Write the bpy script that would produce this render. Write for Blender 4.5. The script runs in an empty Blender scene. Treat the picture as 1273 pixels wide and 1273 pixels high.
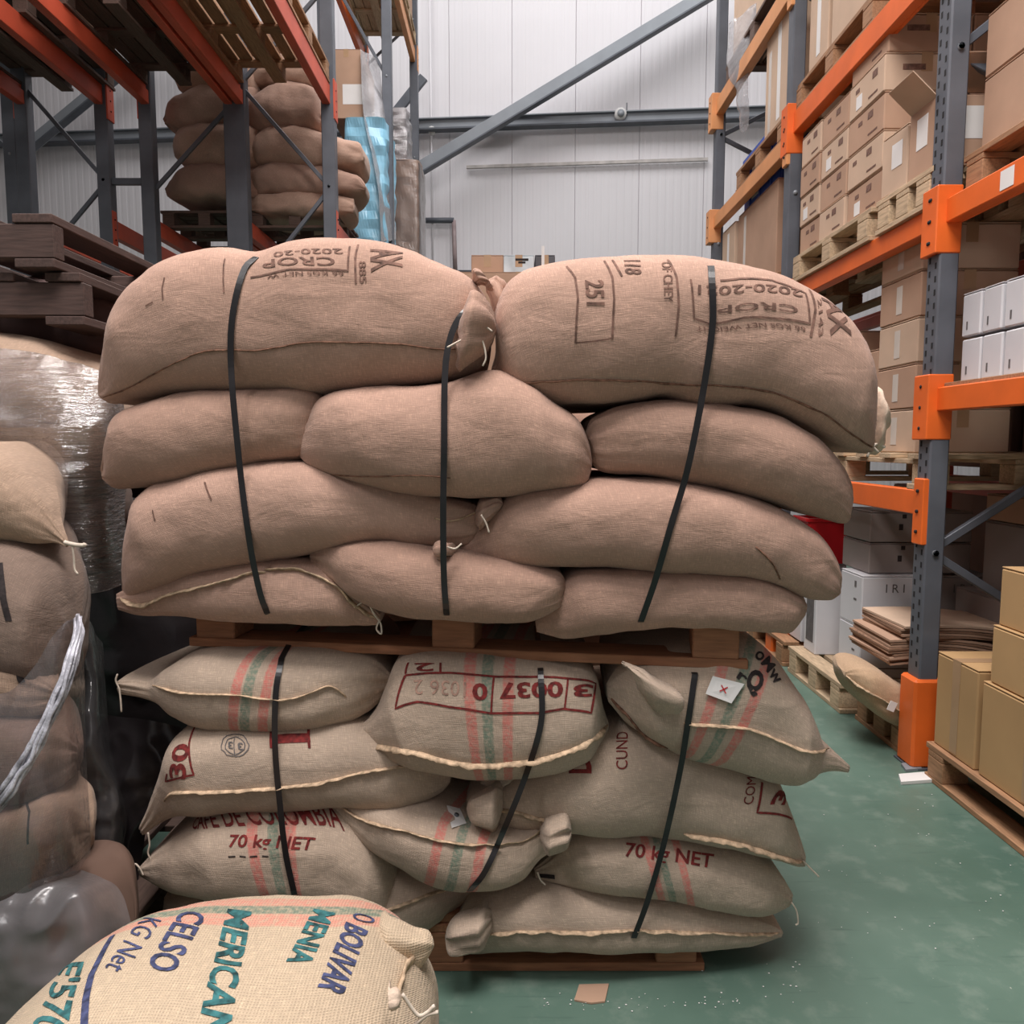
import bpy, bmesh, math, random
from mathutils import Vector, Matrix, noise
from mathutils.bvhtree import BVHTree
random.seed(7)
S = bpy.context.scene
COL = S.collection
# ------------------------------------------------------------------ camera
F = 950.0; IMG = 1273.0; CX = 636.5
PITCH = math.atan((CX-550)/F)
CAMZ = 1.3
cam_d = bpy.data.cameras.new('camera'); cam = bpy.data.objects.new('camera', cam_d); COL.objects.link(cam)
cam.location = (0, 0, CAMZ); cam.rotation_euler = (math.pi/2-PITCH, 0, 0)
cam_d.sensor_width = 36; cam_d.lens = 36*F/IMG; cam_d.clip_start = .05
S.camera = cam
S.view_settings.view_transform = 'Standard'; S.view_settings.look = 'None'
S.view_settings.gamma = 1; S.view_settings.use_curve_mapping = False
S.view_settings.exposure = 0.0
# ------------------------------------------------------------------ light
W = bpy.data.worlds.new('hall_light'); S.world = W; W.use_nodes = True
W.node_tree.nodes['Background'].inputs[0].default_value = (1, .95, .94, 1)
W.node_tree.nodes['Background'].inputs[1].default_value = .30
def area(name, loc, rot, sx, sy, power, color=(1, 1, 1)):
    d = bpy.data.lights.new(name, 'AREA'); d.shape = 'RECTANGLE'; d.size = sx; d.size_y = sy
    d.energy = power; d.color = color
    o = bpy.data.objects.new(name, d); COL.objects.link(o); o.location = loc; o.rotation_euler = rot
    return o
area('aisle_lamp', (0.0, 0.4, 5.6), (math.radians(6), 0, 0), 2.2, 1.6, 310, (1, .94, .91))
area('aisle_lamp', (0.0, 5.2, 7.6), (0, 0, 0), 2.4, 4.5, 330, (1, .96, .95))
area('film_highlight_fill', (-1.9, -.4, 4.4), (math.radians(8), math.radians(-8), 0), .5, 1.8, 60, (1, .97, .97))  # added light without a fitting, for highlights on the left film
area('skylight', (0.0, 9.6, 9.6), (math.radians(16), 0, 0), 9, 2.4, 330, (1, .985, .99))
# ------------------------------------------------------------------ pixel helpers
cp, sp = math.cos(PITCH), math.sin(PITCH)
def ray(px, py):
    r = (px-CX)/F; u = (CX-py)/F
    return Vector((r, cp+u*sp, -sp+u*cp))
CAM = Vector((0, 0, CAMZ))
def at(px, py, Y): d = ray(px, py); return CAM+d*(Y/d.y)
def at_x(px, py, X): d = ray(px, py); return CAM+d*(X/d.x)
def at_z(px, py, z): d = ray(px, py); return CAM+d*((z-CAMZ)/d.z)
# ------------------------------------------------------------------ materials
MATS = {}; WOODY = {}
def new_mat(name):
    m = bpy.data.materials.new(name); m.use_nodes = True
    nt = m.node_tree; b = nt.nodes['Principled BSDF']; return m, nt, b
def srgb(r, g, b):
    f = lambda c: ((c/255+.055)/1.055)**2.4 if c > 10 else c/255/12.92
    return (f(r), f(g), f(b), 1)
def node(nt, t, **k):
    n = nt.nodes.new(t)
    for a, v in k.items(): setattr(n, a, v)
    return n
def mixc(nt, fac, a, b, mode='MIX'):
    n = node(nt, 'ShaderNodeMix', data_type='RGBA', blend_type=mode)
    for i, v in ((0, fac), (6, a), (7, b)):
        if hasattr(v, 'is_output') or isinstance(v, bpy.types.NodeSocket): nt.links.new(v, n.inputs[i])
        else: n.inputs[i].default_value = v
    return n.outputs[2]
def mth(nt, op, a, b=None):
    n = node(nt, 'ShaderNodeMath', operation=op)
    for i, v in ((0, a), (1, b)):
        if v is None: continue
        if isinstance(v, bpy.types.NodeSocket): nt.links.new(v, n.inputs[i])
        else: n.inputs[i].default_value = v
    return n.outputs[0]
def nz(nt, vec, scale, detail=3, sc=None, rough=.5):
    n = node(nt, 'ShaderNodeTexNoise'); n.inputs['Scale'].default_value = scale
    n.inputs['Detail'].default_value = detail; n.inputs['Roughness'].default_value = rough
    if sc:
        m = node(nt, 'ShaderNodeMapping'); m.inputs['Scale'].default_value = sc
        nt.links.new(vec, m.inputs[0]); vec = m.outputs[0]
    nt.links.new(vec, n.inputs['Vector']); return n.outputs['Fac']
def ramp(nt, v, lo, hi, a=0., b=1.):
    n = node(nt, 'ShaderNodeMapRange'); nt.links.new(v, n.inputs[0])
    for i, x in zip((1, 2, 3, 4), (lo, hi, a, b)): n.inputs[i].default_value = x
    return n.outputs[0]
def bump(nt, b, h, strength, dist):
    n = node(nt, 'ShaderNodeBump'); n.inputs['Strength'].default_value = strength; n.inputs['Distance'].default_value = dist
    nt.links.new(h, n.inputs['Height']); nt.links.new(n.outputs[0], b.inputs['Normal'])
def plain(name, rgb, rough=.6, metal=0., var=.12, scale=6, bumpy=.0, sc=None, spec=.5):
    if name in MATS: return MATS[name]
    m, nt, b = new_mat(name); c = srgb(*rgb)
    tc = node(nt, 'ShaderNodeTexCoord').outputs['Object']
    f = nz(nt, tc, scale, 4, sc)
    dark = tuple(x*(1-var*2.2) for x in c[:3])+(1,); lite = tuple(min(1, x*(1+var*1.6)) for x in c[:3])+(1,)
    nt.links.new(mixc(nt, ramp(nt, f, .3, .7), dark, lite), b.inputs['Base Color'])
    b.inputs['Roughness'].default_value = rough; b.inputs['Metallic'].default_value = metal
    b.inputs['Specular IOR Level'].default_value = spec
    if bumpy: bump(nt, b, nz(nt, tc, scale*8, 3, sc), bumpy, .002)
    MATS[name] = m; return m
def burlap(name, rgb, stripes=(), axis=0, pitch=.0034, weave=.5, tint=None):
    """woven jute; stripes = (centre, width, rgb, slant) woven into the cloth, in metres of cloth"""
    m, nt, b = new_mat(name); c = srgb(*rgb)
    uv = node(nt, 'ShaderNodeUVMap').outputs[0]
    ob = node(nt, 'ShaderNodeTexCoord').outputs['Object']
    # slightly wandering yarns
    wob = node(nt, 'ShaderNodeTexNoise'); wob.inputs['Scale'].default_value = 28; nt.links.new(uv, wob.inputs['Vector'])
    vm = node(nt, 'ShaderNodeVectorMath', operation='MULTIPLY_ADD'); nt.links.new(wob.outputs['Color'], vm.inputs[0])
    vm.inputs[1].default_value = (.003, .003, 0); nt.links.new(uv, vm.inputs[2]); uvw = vm.outputs[0]
    sep = node(nt, 'ShaderNodeSeparateXYZ'); nt.links.new(uvw, sep.inputs[0])
    k = 2*math.pi/pitch
    wx = mth(nt, 'SINE', mth(nt, 'MULTIPLY', sep.outputs[0], k)); wy = mth(nt, 'SINE', mth(nt, 'MULTIPLY', sep.outputs[1], k))
    wv = mth(nt, 'MULTIPLY', mth(nt, 'ADD', mth(nt, 'ADD', wx, wy), 2.0), .25)
    slx = nz(nt, uvw, 46, 4, (1, 11, 1), .6); sly = nz(nt, uvw, 46, 4, (11, 1, 1), .6)
    sl = mth(nt, 'MULTIPLY', mth(nt, 'ADD', slx, sly), .5)
    base = mixc(nt, ramp(nt, nz(nt, ob, 5, 3), .3, .7), tuple(x*.86 for x in c[:3])+(1,), tuple(min(1, x*1.1) for x in c[:3])+(1,))
    base = mixc(nt, ramp(nt, sl, .36, .64), tuple(x*.80 for x in c[:3])+(1,), base)
    base = mixc(nt, ramp(nt, sl, .52, .66), base, mixc(nt, .5, base, (min(1, c[0]*1.5), min(1, c[1]*1.48), min(1, c[2]*1.4), 1)))
    sp2 = node(nt, 'ShaderNodeSeparateXYZ'); nt.links.new(uv, sp2.inputs[0])
    for (cen, wd, srgbc, slant) in stripes:
        ax = sp2.outputs[axis]
        if slant: ax = mth(nt, 'ADD', ax, mth(nt, 'MULTIPLY', sp2.outputs[1-axis], slant))
        d = mth(nt, 'ABSOLUTE', mth(nt, 'SUBTRACT', ax, cen))
        d = mth(nt, 'ADD', d, mth(nt, 'MULTIPLY', mth(nt, 'SUBTRACT', nz(nt, uv, 150, 2), .5), .004))
        msk = ramp(nt, d, wd/2-.0025, wd/2+.001, 1, 0)
        msk = mth(nt, 'MULTIPLY', msk, ramp(nt, nz(nt, uvw, 130, 3, (1, 1, 1)), .34, .6, .35, .9))
        base = mixc(nt, msk, base, srgb(*srgbc))
    gap = ramp(nt, wv, .02, .4, .62, 1.)
    mixn = mixc(nt, weave, (1, 1, 1, 1), gap)
    base = mixc(nt, 1., base, mixn, 'MULTIPLY')
    nt.links.new(base, b.inputs['Base Color'])
    b.inputs['Roughness'].default_value = .92; b.inputs['Specular IOR Level'].default_value = .12
    b.inputs['Sheen Weight'].default_value = .12
    h = mth(nt, 'ADD', mth(nt, 'MULTIPLY', wv, weave), mth(nt, 'MULTIPLY', sl, 1.5))
    cr = node(nt, 'ShaderNodeTexNoise'); cr.inputs['Scale'].default_value = 7; cr.inputs['Detail'].default_value = 3; cr.inputs['Distortion'].default_value = .6
    mp = node(nt, 'ShaderNodeMapping'); mp.inputs['Scale'].default_value = (1, 1, 2.2); nt.links.new(ob, mp.inputs[0]); nt.links.new(mp.outputs[0], cr.inputs['Vector'])
    b1 = node(nt, 'ShaderNodeBump'); b1.inputs['Strength'].default_value = .22; b1.inputs['Distance'].default_value = .03; nt.links.new(cr.outputs['Fac'], b1.inputs['Height'])
    b2 = node(nt, 'ShaderNodeBump'); b2.inputs['Strength'].default_value = .6; b2.inputs['Distance'].default_value = .0022
    nt.links.new(h, b2.inputs['Height']); nt.links.new(b1.outputs[0], b2.inputs['Normal']); nt.links.new(b2.outputs[0], b.inputs['Normal'])
    return m
def film_mat(name, tint=(.9, .9, .95), gloss=.35, body=.06, scale=18, sc=(1, 1, 1), rough=.12, bs=.9):
    if name in MATS: return MATS[name]
    m = bpy.data.materials.new(name); m.use_nodes = True; nt = m.node_tree; nt.nodes.clear()
    out = node(nt, 'ShaderNodeOutputMaterial'); tr = node(nt, 'ShaderNodeBsdfTransparent'); tr.inputs[0].default_value = (*tint, 1)
    gl = node(nt, 'ShaderNodeBsdfGlossy'); gl.inputs['Roughness'].default_value = rough
    df = node(nt, 'ShaderNodeBsdfDiffuse'); df.inputs[0].default_value = (.62, .6, .62, 1)
    tc = node(nt, 'ShaderNodeTexCoord').outputs['Object']
    f = nz(nt, tc, scale, 5, sc, .65)
    bm_ = node(nt, 'ShaderNodeBump'); bm_.inputs['Strength'].default_value = bs; bm_.inputs['Distance'].default_value = .02
    nt.links.new(f, bm_.inputs['Height']); nt.links.new(bm_.outputs[0], gl.inputs['Normal'])
    fr = node(nt, 'ShaderNodeFresnel'); fr.inputs[0].default_value = 1.5; nt.links.new(bm_.outputs[0], fr.inputs['Normal'])
    m1 = node(nt, 'ShaderNodeMixShader'); m1.inputs[0].default_value = body
    nt.links.new(tr.outputs[0], m1.inputs[1]); nt.links.new(df.outputs[0], m1.inputs[2])
    m2 = node(nt, 'ShaderNodeMixShader'); nt.links.new(mth(nt, 'ADD', mth(nt, 'MULTIPLY', fr.outputs[0], 1.2), gloss*.3), m2.inputs[0])
    nt.links.new(m1.outputs[0], m2.inputs[1]); nt.links.new(gl.outputs[0], m2.inputs[2])
    nt.links.new(m2.outputs[0], out.inputs[0]); MATS[name] = m; return m
def wood(name, rgb, rough=.8, ax=0):
    if ax == 0: WOODY[name] = wood(name+'_crosswise', rgb, rough, 1)
    if name in MATS: return MATS[name]
    m, nt, b = new_mat(name); c = srgb(*rgb)
    tc = node(nt, 'ShaderNodeTexCoord').outputs['Object']
    oi = node(nt, 'ShaderNodeObjectInfo').outputs['Random']
    g = nz(nt, tc, 14, 5, (1, 9, 9) if ax == 0 else (9, 1, 9)); g2 = nz(nt, tc, 3, 3)
    base = mixc(nt, ramp(nt, g, .3, .7), tuple(x*.62 for x in c[:3])+(1,), tuple(min(1, x*1.2) for x in c[:3])+(1,))
    base = mixc(nt, ramp(nt, g2, .35, .7, 0, .45), base, tuple(x*.45 for x in c[:3])+(1,))
    base = mixc(nt, ramp(nt, oi, 0, 1, 0, .35), base, tuple(x*.6 for x in c[:3])+(1,))
    nt.links.new(base, b.inputs['Base Color']); b.inputs['Roughness'].default_value = rough
    bump(nt, b, g, .5, .002); MATS[name] = m; return m
def floor_mat():
    m, nt, b = new_mat('green_floor_paint'); tc = node(nt, 'ShaderNodeTexCoord').outputs['Object']
    f = nz(nt, tc, 1.6, 5); g = nz(nt, tc, 9, 5, rough=.65)
    base = mixc(nt, ramp(nt, f, .3, .7), srgb(74, 99, 88), srgb(100, 124, 112))
    base = mixc(nt, ramp(nt, g, .52, .75, 0, .4), base, srgb(140, 152, 140))
    sc = nz(nt, tc, 5, 4, (1, 12, 1)); base = mixc(nt, ramp(nt, sc, .62, .7, 0, .4), base, srgb(70, 92, 84))
    spk = nz(nt, tc, 90, 2); base = mixc(nt, ramp(nt, spk, .74, .78, 0, .6), base, srgb(185, 186, 176))
    nt.links.new(base, b.inputs['Base Color'])
    nt.links.new(ramp(nt, g, .3, .7, .32, .5), b.inputs['Roughness']); b.inputs['Specular IOR Level'].default_value = .4
    bump(nt, b, nz(nt, tc, 25, 4), .12, .003); return m
M_ORANGE = plain('orange_paint', (226, 104, 38), .45, 0, .06, 5)
M_ORANGE_OLD = plain('worn_orange_paint', (198, 84, 58), .5, 0, .08, 4)
M_ORANGE_PALE = plain('pale_orange_paint', (214, 148, 96), .5, 0, .06, 4)
M_STEEL = plain('grey_rack_paint', (92, 96, 104), .45, .1, .08, 6)
M_STEEL_L = plain('light_grey_steel', (142, 147, 153), .5, .1, .04, 4)
M_DARK = plain('dark_slot', (22, 20, 22), .9, 0, .05)
M_CARD = plain('cardboard', (178, 146, 124), .85, 0, .05, 4, .1, spec=.2)
M_CARD2 = plain('pale_cardboard', (196, 170, 148), .85, 0, .05, 4, .1, spec=.2)
M_CARD3 = plain('ochre_cardboard', (180, 146, 104), .8, 0, .05, 3, .1, spec=.25)
M_CARDEDGE = plain('cardboard_edge', (140, 108, 86), .9, 0, .2, 60, .4, sc=(1, 1, 14))
M_WHITEBOX = plain('white_carton', (206, 206, 210), .6, 0, .03, 4)
M_GREYBOX = plain('grey_carton', (142, 132, 128), .75, 0, .04, 4)
M_TAPE = plain('packing_tape', (172, 140, 108), .3, 0, .04, 5)
M_TAPE_W = plain('clear_tape', (205, 196, 186), .25, 0, .04, 5)
M_PAPER = plain('paper', (222, 220, 218), .7, 0, .02, 5)
M_PRINT = plain('brown_print', (116, 86, 74), .9, 0, .25, 60)
M_PRINT_R = plain('dark_red_print', (116, 36, 34), .9, 0, .3, 90)
M_PRINT_K = plain('black_print', (44, 36, 36), .9, 0, .3, 90)
M_PRINT_B = plain('navy_print', (64, 70, 104), .9, 0, .3, 90)
M_PRINT_T = plain('teal_print', (50, 104, 106), .9, 0, .35, 70)
M_PRINT_G = plain('grey_print', (96, 92, 92), .9, 0, .1, 30)
M_STRAP = plain('black_strapping', (30, 28, 30), .3, 0, .08, 20)
M_TWINE = plain('white_twine', (214, 200, 184), .9, 0, .1, 60)
M_JUTE_EDGE = plain('jute_hem', (198, 172, 144), .95, 0, .22, 70, .5, spec=.1)
M_STITCH = plain('seam_thread', (122, 90, 74), .95, 0, .25, 80, .5, spec=.1)
M_WOOD = wood('pallet_wood', (170, 128, 94))
M_WOOD_P = wood('pale_pallet_wood', (204, 178, 146))
M_WOOD_D = wood('dark_pallet_wood', (104, 82, 72))
M_WOOD_SHADE = wood('shaded_pallet_wood', (80, 60, 54))  # brown darkened so the colour carries the shade on the left pallets
M_WOOD_R = wood('reddish_pallet_wood', (170, 116, 84))
M_BLUE = plain('blue_plastic', (52, 82, 168), .4, 0, .05, 5)
M_RED = plain('red_plastic', (190, 26, 34), .4, 0, .05, 5)
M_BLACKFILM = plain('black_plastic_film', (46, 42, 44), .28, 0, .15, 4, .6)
M_FILM = film_mat('stretch_film')
M_FILM_S = film_mat('stretch_film_streaked', gloss=1.1, body=.12, scale=8, sc=(.5, 1.2, 6.5), rough=.13, bs=1.)
M_FILM_G = film_mat('grey_stretch_film', (.74, .70, .71), .12, .09, 5, (1, 1, .6), .2, .7)
M_FILM_L = film_mat('cloudy_film', (.66, .62, .63), .12, .17, 5, (1, 1, .6), .3, .5)
M_FILM_W = film_mat('white_stretch_film', (.97, .97, .98), .5, .45, 10, (1, 1, 3), .2)
M_BLUEFILM = plain('light_blue_film', (140, 196, 222), .3, 0, .12, 7, .5)
M_WALL = plain('white_cladding', (224, 221, 224), .55, 0, .012, 1.2)
# ------------------------------------------------------------------ object helpers
def tag(o, label, cat, group=None, kind=None):
    if label: o['label'] = label
    if cat: o['category'] = cat
    if group: o['group'] = group
    if kind: o['kind'] = kind
    return o
def thing(name, loc, label, cat, group=None, rotz=0, rot=None):
    o = bpy.data.objects.new(name, None); COL.objects.link(o); o.location = loc
    o.rotation_euler = rot or (0, 0, rotz); o.empty_display_size = .1
    return tag(o, label, cat, group)
def link(name, me, mat, parent=None, loc=(0, 0, 0), rot=(0, 0, 0)):
    o = bpy.data.objects.new(name, me); COL.objects.link(o)
    if mat and not me.materials: me.materials.append(mat)
    if parent: o.parent = parent
    o.location = loc; o.rotation_euler = rot
    return o
BOXES = {}
def box_mesh(sx, sy, sz, mat, bev=.002):
    key = (round(sx, 4), round(sy, 4), round(sz, 4), mat.name, bev)
    if key in BOXES: return BOXES[key]
    bm = bmesh.new(); bmesh.ops.create_cube(bm, size=1)
    bmesh.ops.scale(bm, vec=(sx, sy, sz), verts=bm.verts)
    bv = min(bev, sx*.3, sy*.3, sz*.3)
    if bv > 1e-4: bmesh.ops.bevel(bm, geom=bm.edges[:], offset=bv, segments=1, affect='EDGES')
    me = bpy.data.meshes.new('box'); bm.to_mesh(me); bm.free(); me.materials.append(mat); BOXES[key] = me
    return me
def bx(name, parent, c, s, mat, bev=.002, rot=(0, 0, 0)):
    return link(name, box_mesh(s[0], s[1], s[2], mat, bev), mat, parent, c, rot)
def mesh_from(name, verts, faces, mat, parent=None, smooth=True, uvs=None):
    me = bpy.data.meshes.new(name); me.from_pydata([tuple(v) for v in verts], [], faces)
    if smooth: me.polygons.foreach_set('use_smooth', [True]*len(me.polygons))
    if uvs:
        l = me.uv_layers.new(name='UVMap'); l.data.foreach_set('uv', [x for uv in uvs for x in uv])
    me.materials.append(mat); me.update()
    return link(name, me, None, parent)
def tube(name, pts, r, mat, parent=None, n=6, flat=1., rad=None):
    vs, fs = [], []
    for i, p in enumerate(pts):
        d = (pts[min(i+1, len(pts)-1)]-pts[max(i-1, 0)])
        d = d.normalized() if d.length > 1e-9 else Vector((0, 0, 1))
        a = d.cross(Vector((0, 1, 0)));
        if a.length < .1: a = d.cross(Vector((1, 0, 0)))
        a.normalize(); b_ = d.cross(a).normalized(); rr = r*(rad(i/(len(pts)-1)) if rad else 1)
        for k in range(n):
            t = 2*math.pi*k/n; vs.append(p+a*rr*math.cos(t)+b_*rr*flat*math.sin(t))
    for i in range(len(pts)-1):
        for k in range(n): fs.append((i*n+k, i*n+(k+1) % n, (i+1)*n+(k+1) % n, (i+1)*n+k))
    fs.append(tuple(range(n))[::-1]); fs.append(tuple(range((len(pts)-1)*n, len(pts)*n)))
    return mesh_from(name, vs, fs, mat, parent)
def catmull(P, n):
    """resample a list of tuples by chord length"""
    P = [tuple(map(float, p)) for p in P]; L = [0.]
    for a, b in zip(P, P[1:]): L.append(L[-1]+max(1e-6, math.dist(a, b)**.8))
    out = []
    for q in range(n):
        s = L[-1]*q/(n-1); i = 0
        while i < len(P)-2 and s > L[i+1]: i += 1
        t = (s-L[i])/(L[i+1]-L[i]); h = L[i+1]-L[i]; row = []
        for k in range(len(P[0])):
            p0, p1 = P[i][k], P[i+1][k]
            m0 = (P[i+1][k]-P[i-1][k])/(L[i+1]-L[i-1]) if i > 0 else (p1-p0)/h
            m1 = (P[i+2][k]-P[i][k])/(L[i+2]-L[i]) if i < len(P)-2 else (p1-p0)/h
            row.append((2*t**3-3*t*t+1)*p0+(t**3-2*t*t+t)*h*m0+(-2*t**3+3*t*t)*p1+(t**3-t*t)*h*m1)
        out.append(row)
    return out
def pw(v, p): return math.copysign(abs(v)**p, v)
# ------------------------------------------------------------------ the setting
fl = mesh_from('floor', [(-9, -3, 0), (9, -3, 0), (9, 14, 0), (-9, 14, 0)], [(0, 1, 2, 3)], floor_mat(), None, False)
tag(fl, None, None, kind='structure')
WALL_Y = 12.6; WALL_R = math.radians(5.2)
wb = bpy.data.objects.new('wall_back', None); COL.objects.link(wb); wb.location = (0, WALL_Y, 0); wb.rotation_euler = (0, 0, -WALL_R)
wb['kind'] = 'structure'
def wall_pt(px, py, off=0.):
    n = Vector((math.sin(-WALL_R)*-1, math.cos(WALL_R), 0))  # normal (pointing away from the camera)
    n = Vector((math.sin(WALL_R), math.cos(WALL_R), 0)); d = ray(px, py)
    p0 = Vector((0, WALL_Y, 0))-n*off
    t = (p0-CAM).dot(n)/d.dot(n); return CAM+d*t
vs, fs = [], []; x = 0.; prof = [(0, .02), (.006, 0)]
for k in range(8):
    x0 = .03+k*.1206
    prof += [(x0+.02, 0), (x0+.027, .0022), (x0+.06, .0022), (x0+.067, 0)]
prof += [(.994, 0), (1., .02)]
for (u, v) in prof: vs += [(u-.5, v, 0), (u-.5, v, 9.5)]
for i in range(len(prof)-1): fs.append((2*i, 2*i+2, 2*i+3, 2*i+1))
pm = bpy.data.meshes.new('panel'); pm.from_pydata(vs, [], fs); pm.materials.append(M_WALL)
for k in range(-9, 9): link('panel', pm, None, wb, (k+.5, 0, 0))
bx('core', wb, (0, .08, 4.75), (18, .1, 9.5), M_WALL)
for side, X in (('left', -8.9), ('right', 8.9)):
    w = bx('wall_'+side, None, (X, 5.5, 4.75), (.1, 17, 9.5), plain('dull_wall', (120, 114, 112), .8), 0); w['kind'] = 'structure'
def wall_bar(name, a, b, h, dep, mat, off, label, cat):
    """steel bar lying on the wall between two points"""
    A, B = wall_pt(*a, off), wall_pt(*b, off); mid = (A+B)/2; d = B-A
    ang = math.atan2(d.z, math.hypot(d.x, d.y))
    o = thing(name, mid, label, cat, rot=(0, 0, 0)); o.rotation_euler = (0, -ang, -WALL_R)
    return o, d.length
o, L = wall_bar('wall_rail', (-60, 178), (1000, 140), .2, .1, M_STEEL_L, .12, 'long grey horizontal steel rail running across the white back wall', 'rail')
bx('web', o, (0, 0, 0), (L, .05, .17), M_STEEL_L, .004); bx('lower_flange', o, (0, -.05, -.085), (L, .16, .03), M_STEEL, .003)
bx('upper_flange', o, (0, -.03, .09), (L, .1, .02), M_STEEL_L, .003)
o, L = wall_bar('diagonal_brace', (512, 216), (905, -22), .2, .1, M_STEEL_L, .5, 'thick grey diagonal steel brace rising to the right across the white wall', 'brace')
bx('web', o, (0, 0, 0), (L, .08, .20), M_STEEL_L, .004); bx('flange', o, (0, -.06, -.1), (L, .14, .025), M_STEEL, .003)
o, L = wall_bar('diagonal_brace', (20, 196), (190, 56), .2, .1, M_STEEL_L, .5, 'grey diagonal steel brace behind the leftmost rack uprights', 'brace')
bx('web', o, (0, 0, 0), (L, .08, .20), M_STEEL_L, .004); bx('flange', o, (0, -.06, -.1), (L, .14, .025), M_STEEL, .003)
o, L = wall_bar('diagonal_brace', (528, 200), (440, 100), .2, .1, M_STEEL_L, .5, 'short grey diagonal brace dropping left to right beside the far rack upright', 'brace')
bx('web', o, (0, 0, 0), (L, .06, .14), M_STEEL, .004)
o, L = wall_bar('diagonal_brace', (208, 50), (270, 105), .2, .1, M_STEEL_L, .5, 'grey diagonal brace falling to the right above the stacked sacks in the left rack', 'brace')
bx('web', o, (0, 0, 0), (L, .06, .15), M_STEEL_L, .004)
o, L = wall_bar('batten', (580, 208), (880, 198), .05, .05, M_STEEL_L, .06, 'thin pale horizontal batten fixed on the middle of the white wall', 'batten')
bx('strip', o, (0, 0, 0), (L, .04, .05), plain('batten_paint', (188, 182, 178), .6), .003)
a, b = wall_pt(534, -30, .08), wall_pt(539, 400, .08)
o = thing('conduit_pipe', a, 'thin pale vertical conduit on the wall right of the far rack upright', 'pipe')
tube('pipe', [Vector((0, 0, 0)), b-a], .016, M_WALL, o)
j = wall_pt(537, 163, .1)-a; tube('junction_box', [j+Vector((0, .05, 0)), j+Vector((0, -.05, 0))], .06, M_PAPER, o, 12)
bx('switch_box', o, wall_pt(537, 153, .1)-a, (.09, .06, .12), M_WALL, .01)
c = wall_pt(771, 143, .18); o = thing('round_lamp', c, 'small round white fitting on the grey wall rail', 'lamp')
tube('housing', [Vector((0, .06, 0)), Vector((0, -.06, 0))], .09, M_PAPER, o, 16)
tube('lens', [Vector((0, -.06, 0)), Vector((0, -.085, 0))], .055, M_STEEL_L, o, 12)
tube('aerial', [Vector((.1, 0, 0)), Vector((.1, 0, .18))], .008, M_STEEL, o)
a = wall_pt(527, 274, .12); b = wall_pt(564, 274, .12); c = wall_pt(566, 338, .12); d = wall_pt(690, 338, .12); e = wall_pt(527, 320, .12)
o = thing('pipe_frame', a, 'thin grey angular pipe frame low on the wall beside the far left rack', 'pipe')
tube('top_rail', [Vector((0, 0, 0)), b-a], .045, M_STEEL, o, 8); tube('upright', [b-a, c-a], .035, plain('pinkish_pipe', (160, 142, 142), .5), o, 8)
tube('lower_rail', [c-a, d-a], .03, M_STEEL, o, 8); tube('strut', [e-a, wall_pt(545, 340, .12)-a], .03, M_STEEL_L, o, 8)
# ------------------------------------------------------------------ pallets
def pallet(loc, rotz, L, Wd, label, mat=None, group=None, H=.145, tilt=(0, 0), stringers=False):
    """block pallet; deck boards run along local x when long_boards"""
    mat = mat or M_WOOD; my = WOODY[mat.name]
    p = thing('pallet', loc, label, 'pallet', group); p.rotation_euler = (tilt[0], tilt[1], rotz)
    n = 7 if Wd > .7 else 4; bw = .1
    for i in range(n):
        y = -Wd/2+bw/2+(Wd-bw)*i/(n-1)
        bx('deck_board', p, (random.uniform(-.006, .006), y, H-.011), (L, bw-random.choice((0, .012)), .022), mat, .002)
    for i in range(3) if stringers else ():
        bx('stringer', p, (-L/2+.025+(L-.05)*i/2, 0, H/2), (.045, Wd, H-.046), my, .003)
    for i in range(3) if not stringers else ():
        x = -L/2+.07+(L-.14)*i/2
        bx('stringer_board', p, (x, 0, H-.033), (.1, Wd, .02), my)
        for k in range(3):
            y = -Wd/2+.05+(Wd-.1)*k/2
            bx('block', p, (x, y, H/2-.011), (.1, .1, H-.066), mat, .003)
    for k in range(3):
        y = -Wd/2+.05+(Wd-.1)*k/2
        bx('bottom_board', p, (0, y, .011), (L, .1, .022), mat)
    return p
UA, UB = at(235, 803, 1.836), at(930, 833, 1.637)
upang = math.atan2(UB.y-UA.y, UB.x-UA.x); upmid = (UA+UB)/2
UPW = .95
unorm = Vector((-math.sin(upang), math.cos(upang), 0))
pallet(Vector((upmid.x, upmid.y, .803))+unorm*UPW/2, upang, (UB-UA).length, UPW, 'reddish wooden pallet carrying the upper load of strapped brown sacks', M_WOOD_R)
pallet((-.17, 1.775+.5, 0), 0, 1.29, 1.0, 'wooden pallet on the green floor under the printed coffee sacks', M_WOOD_R)
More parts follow.
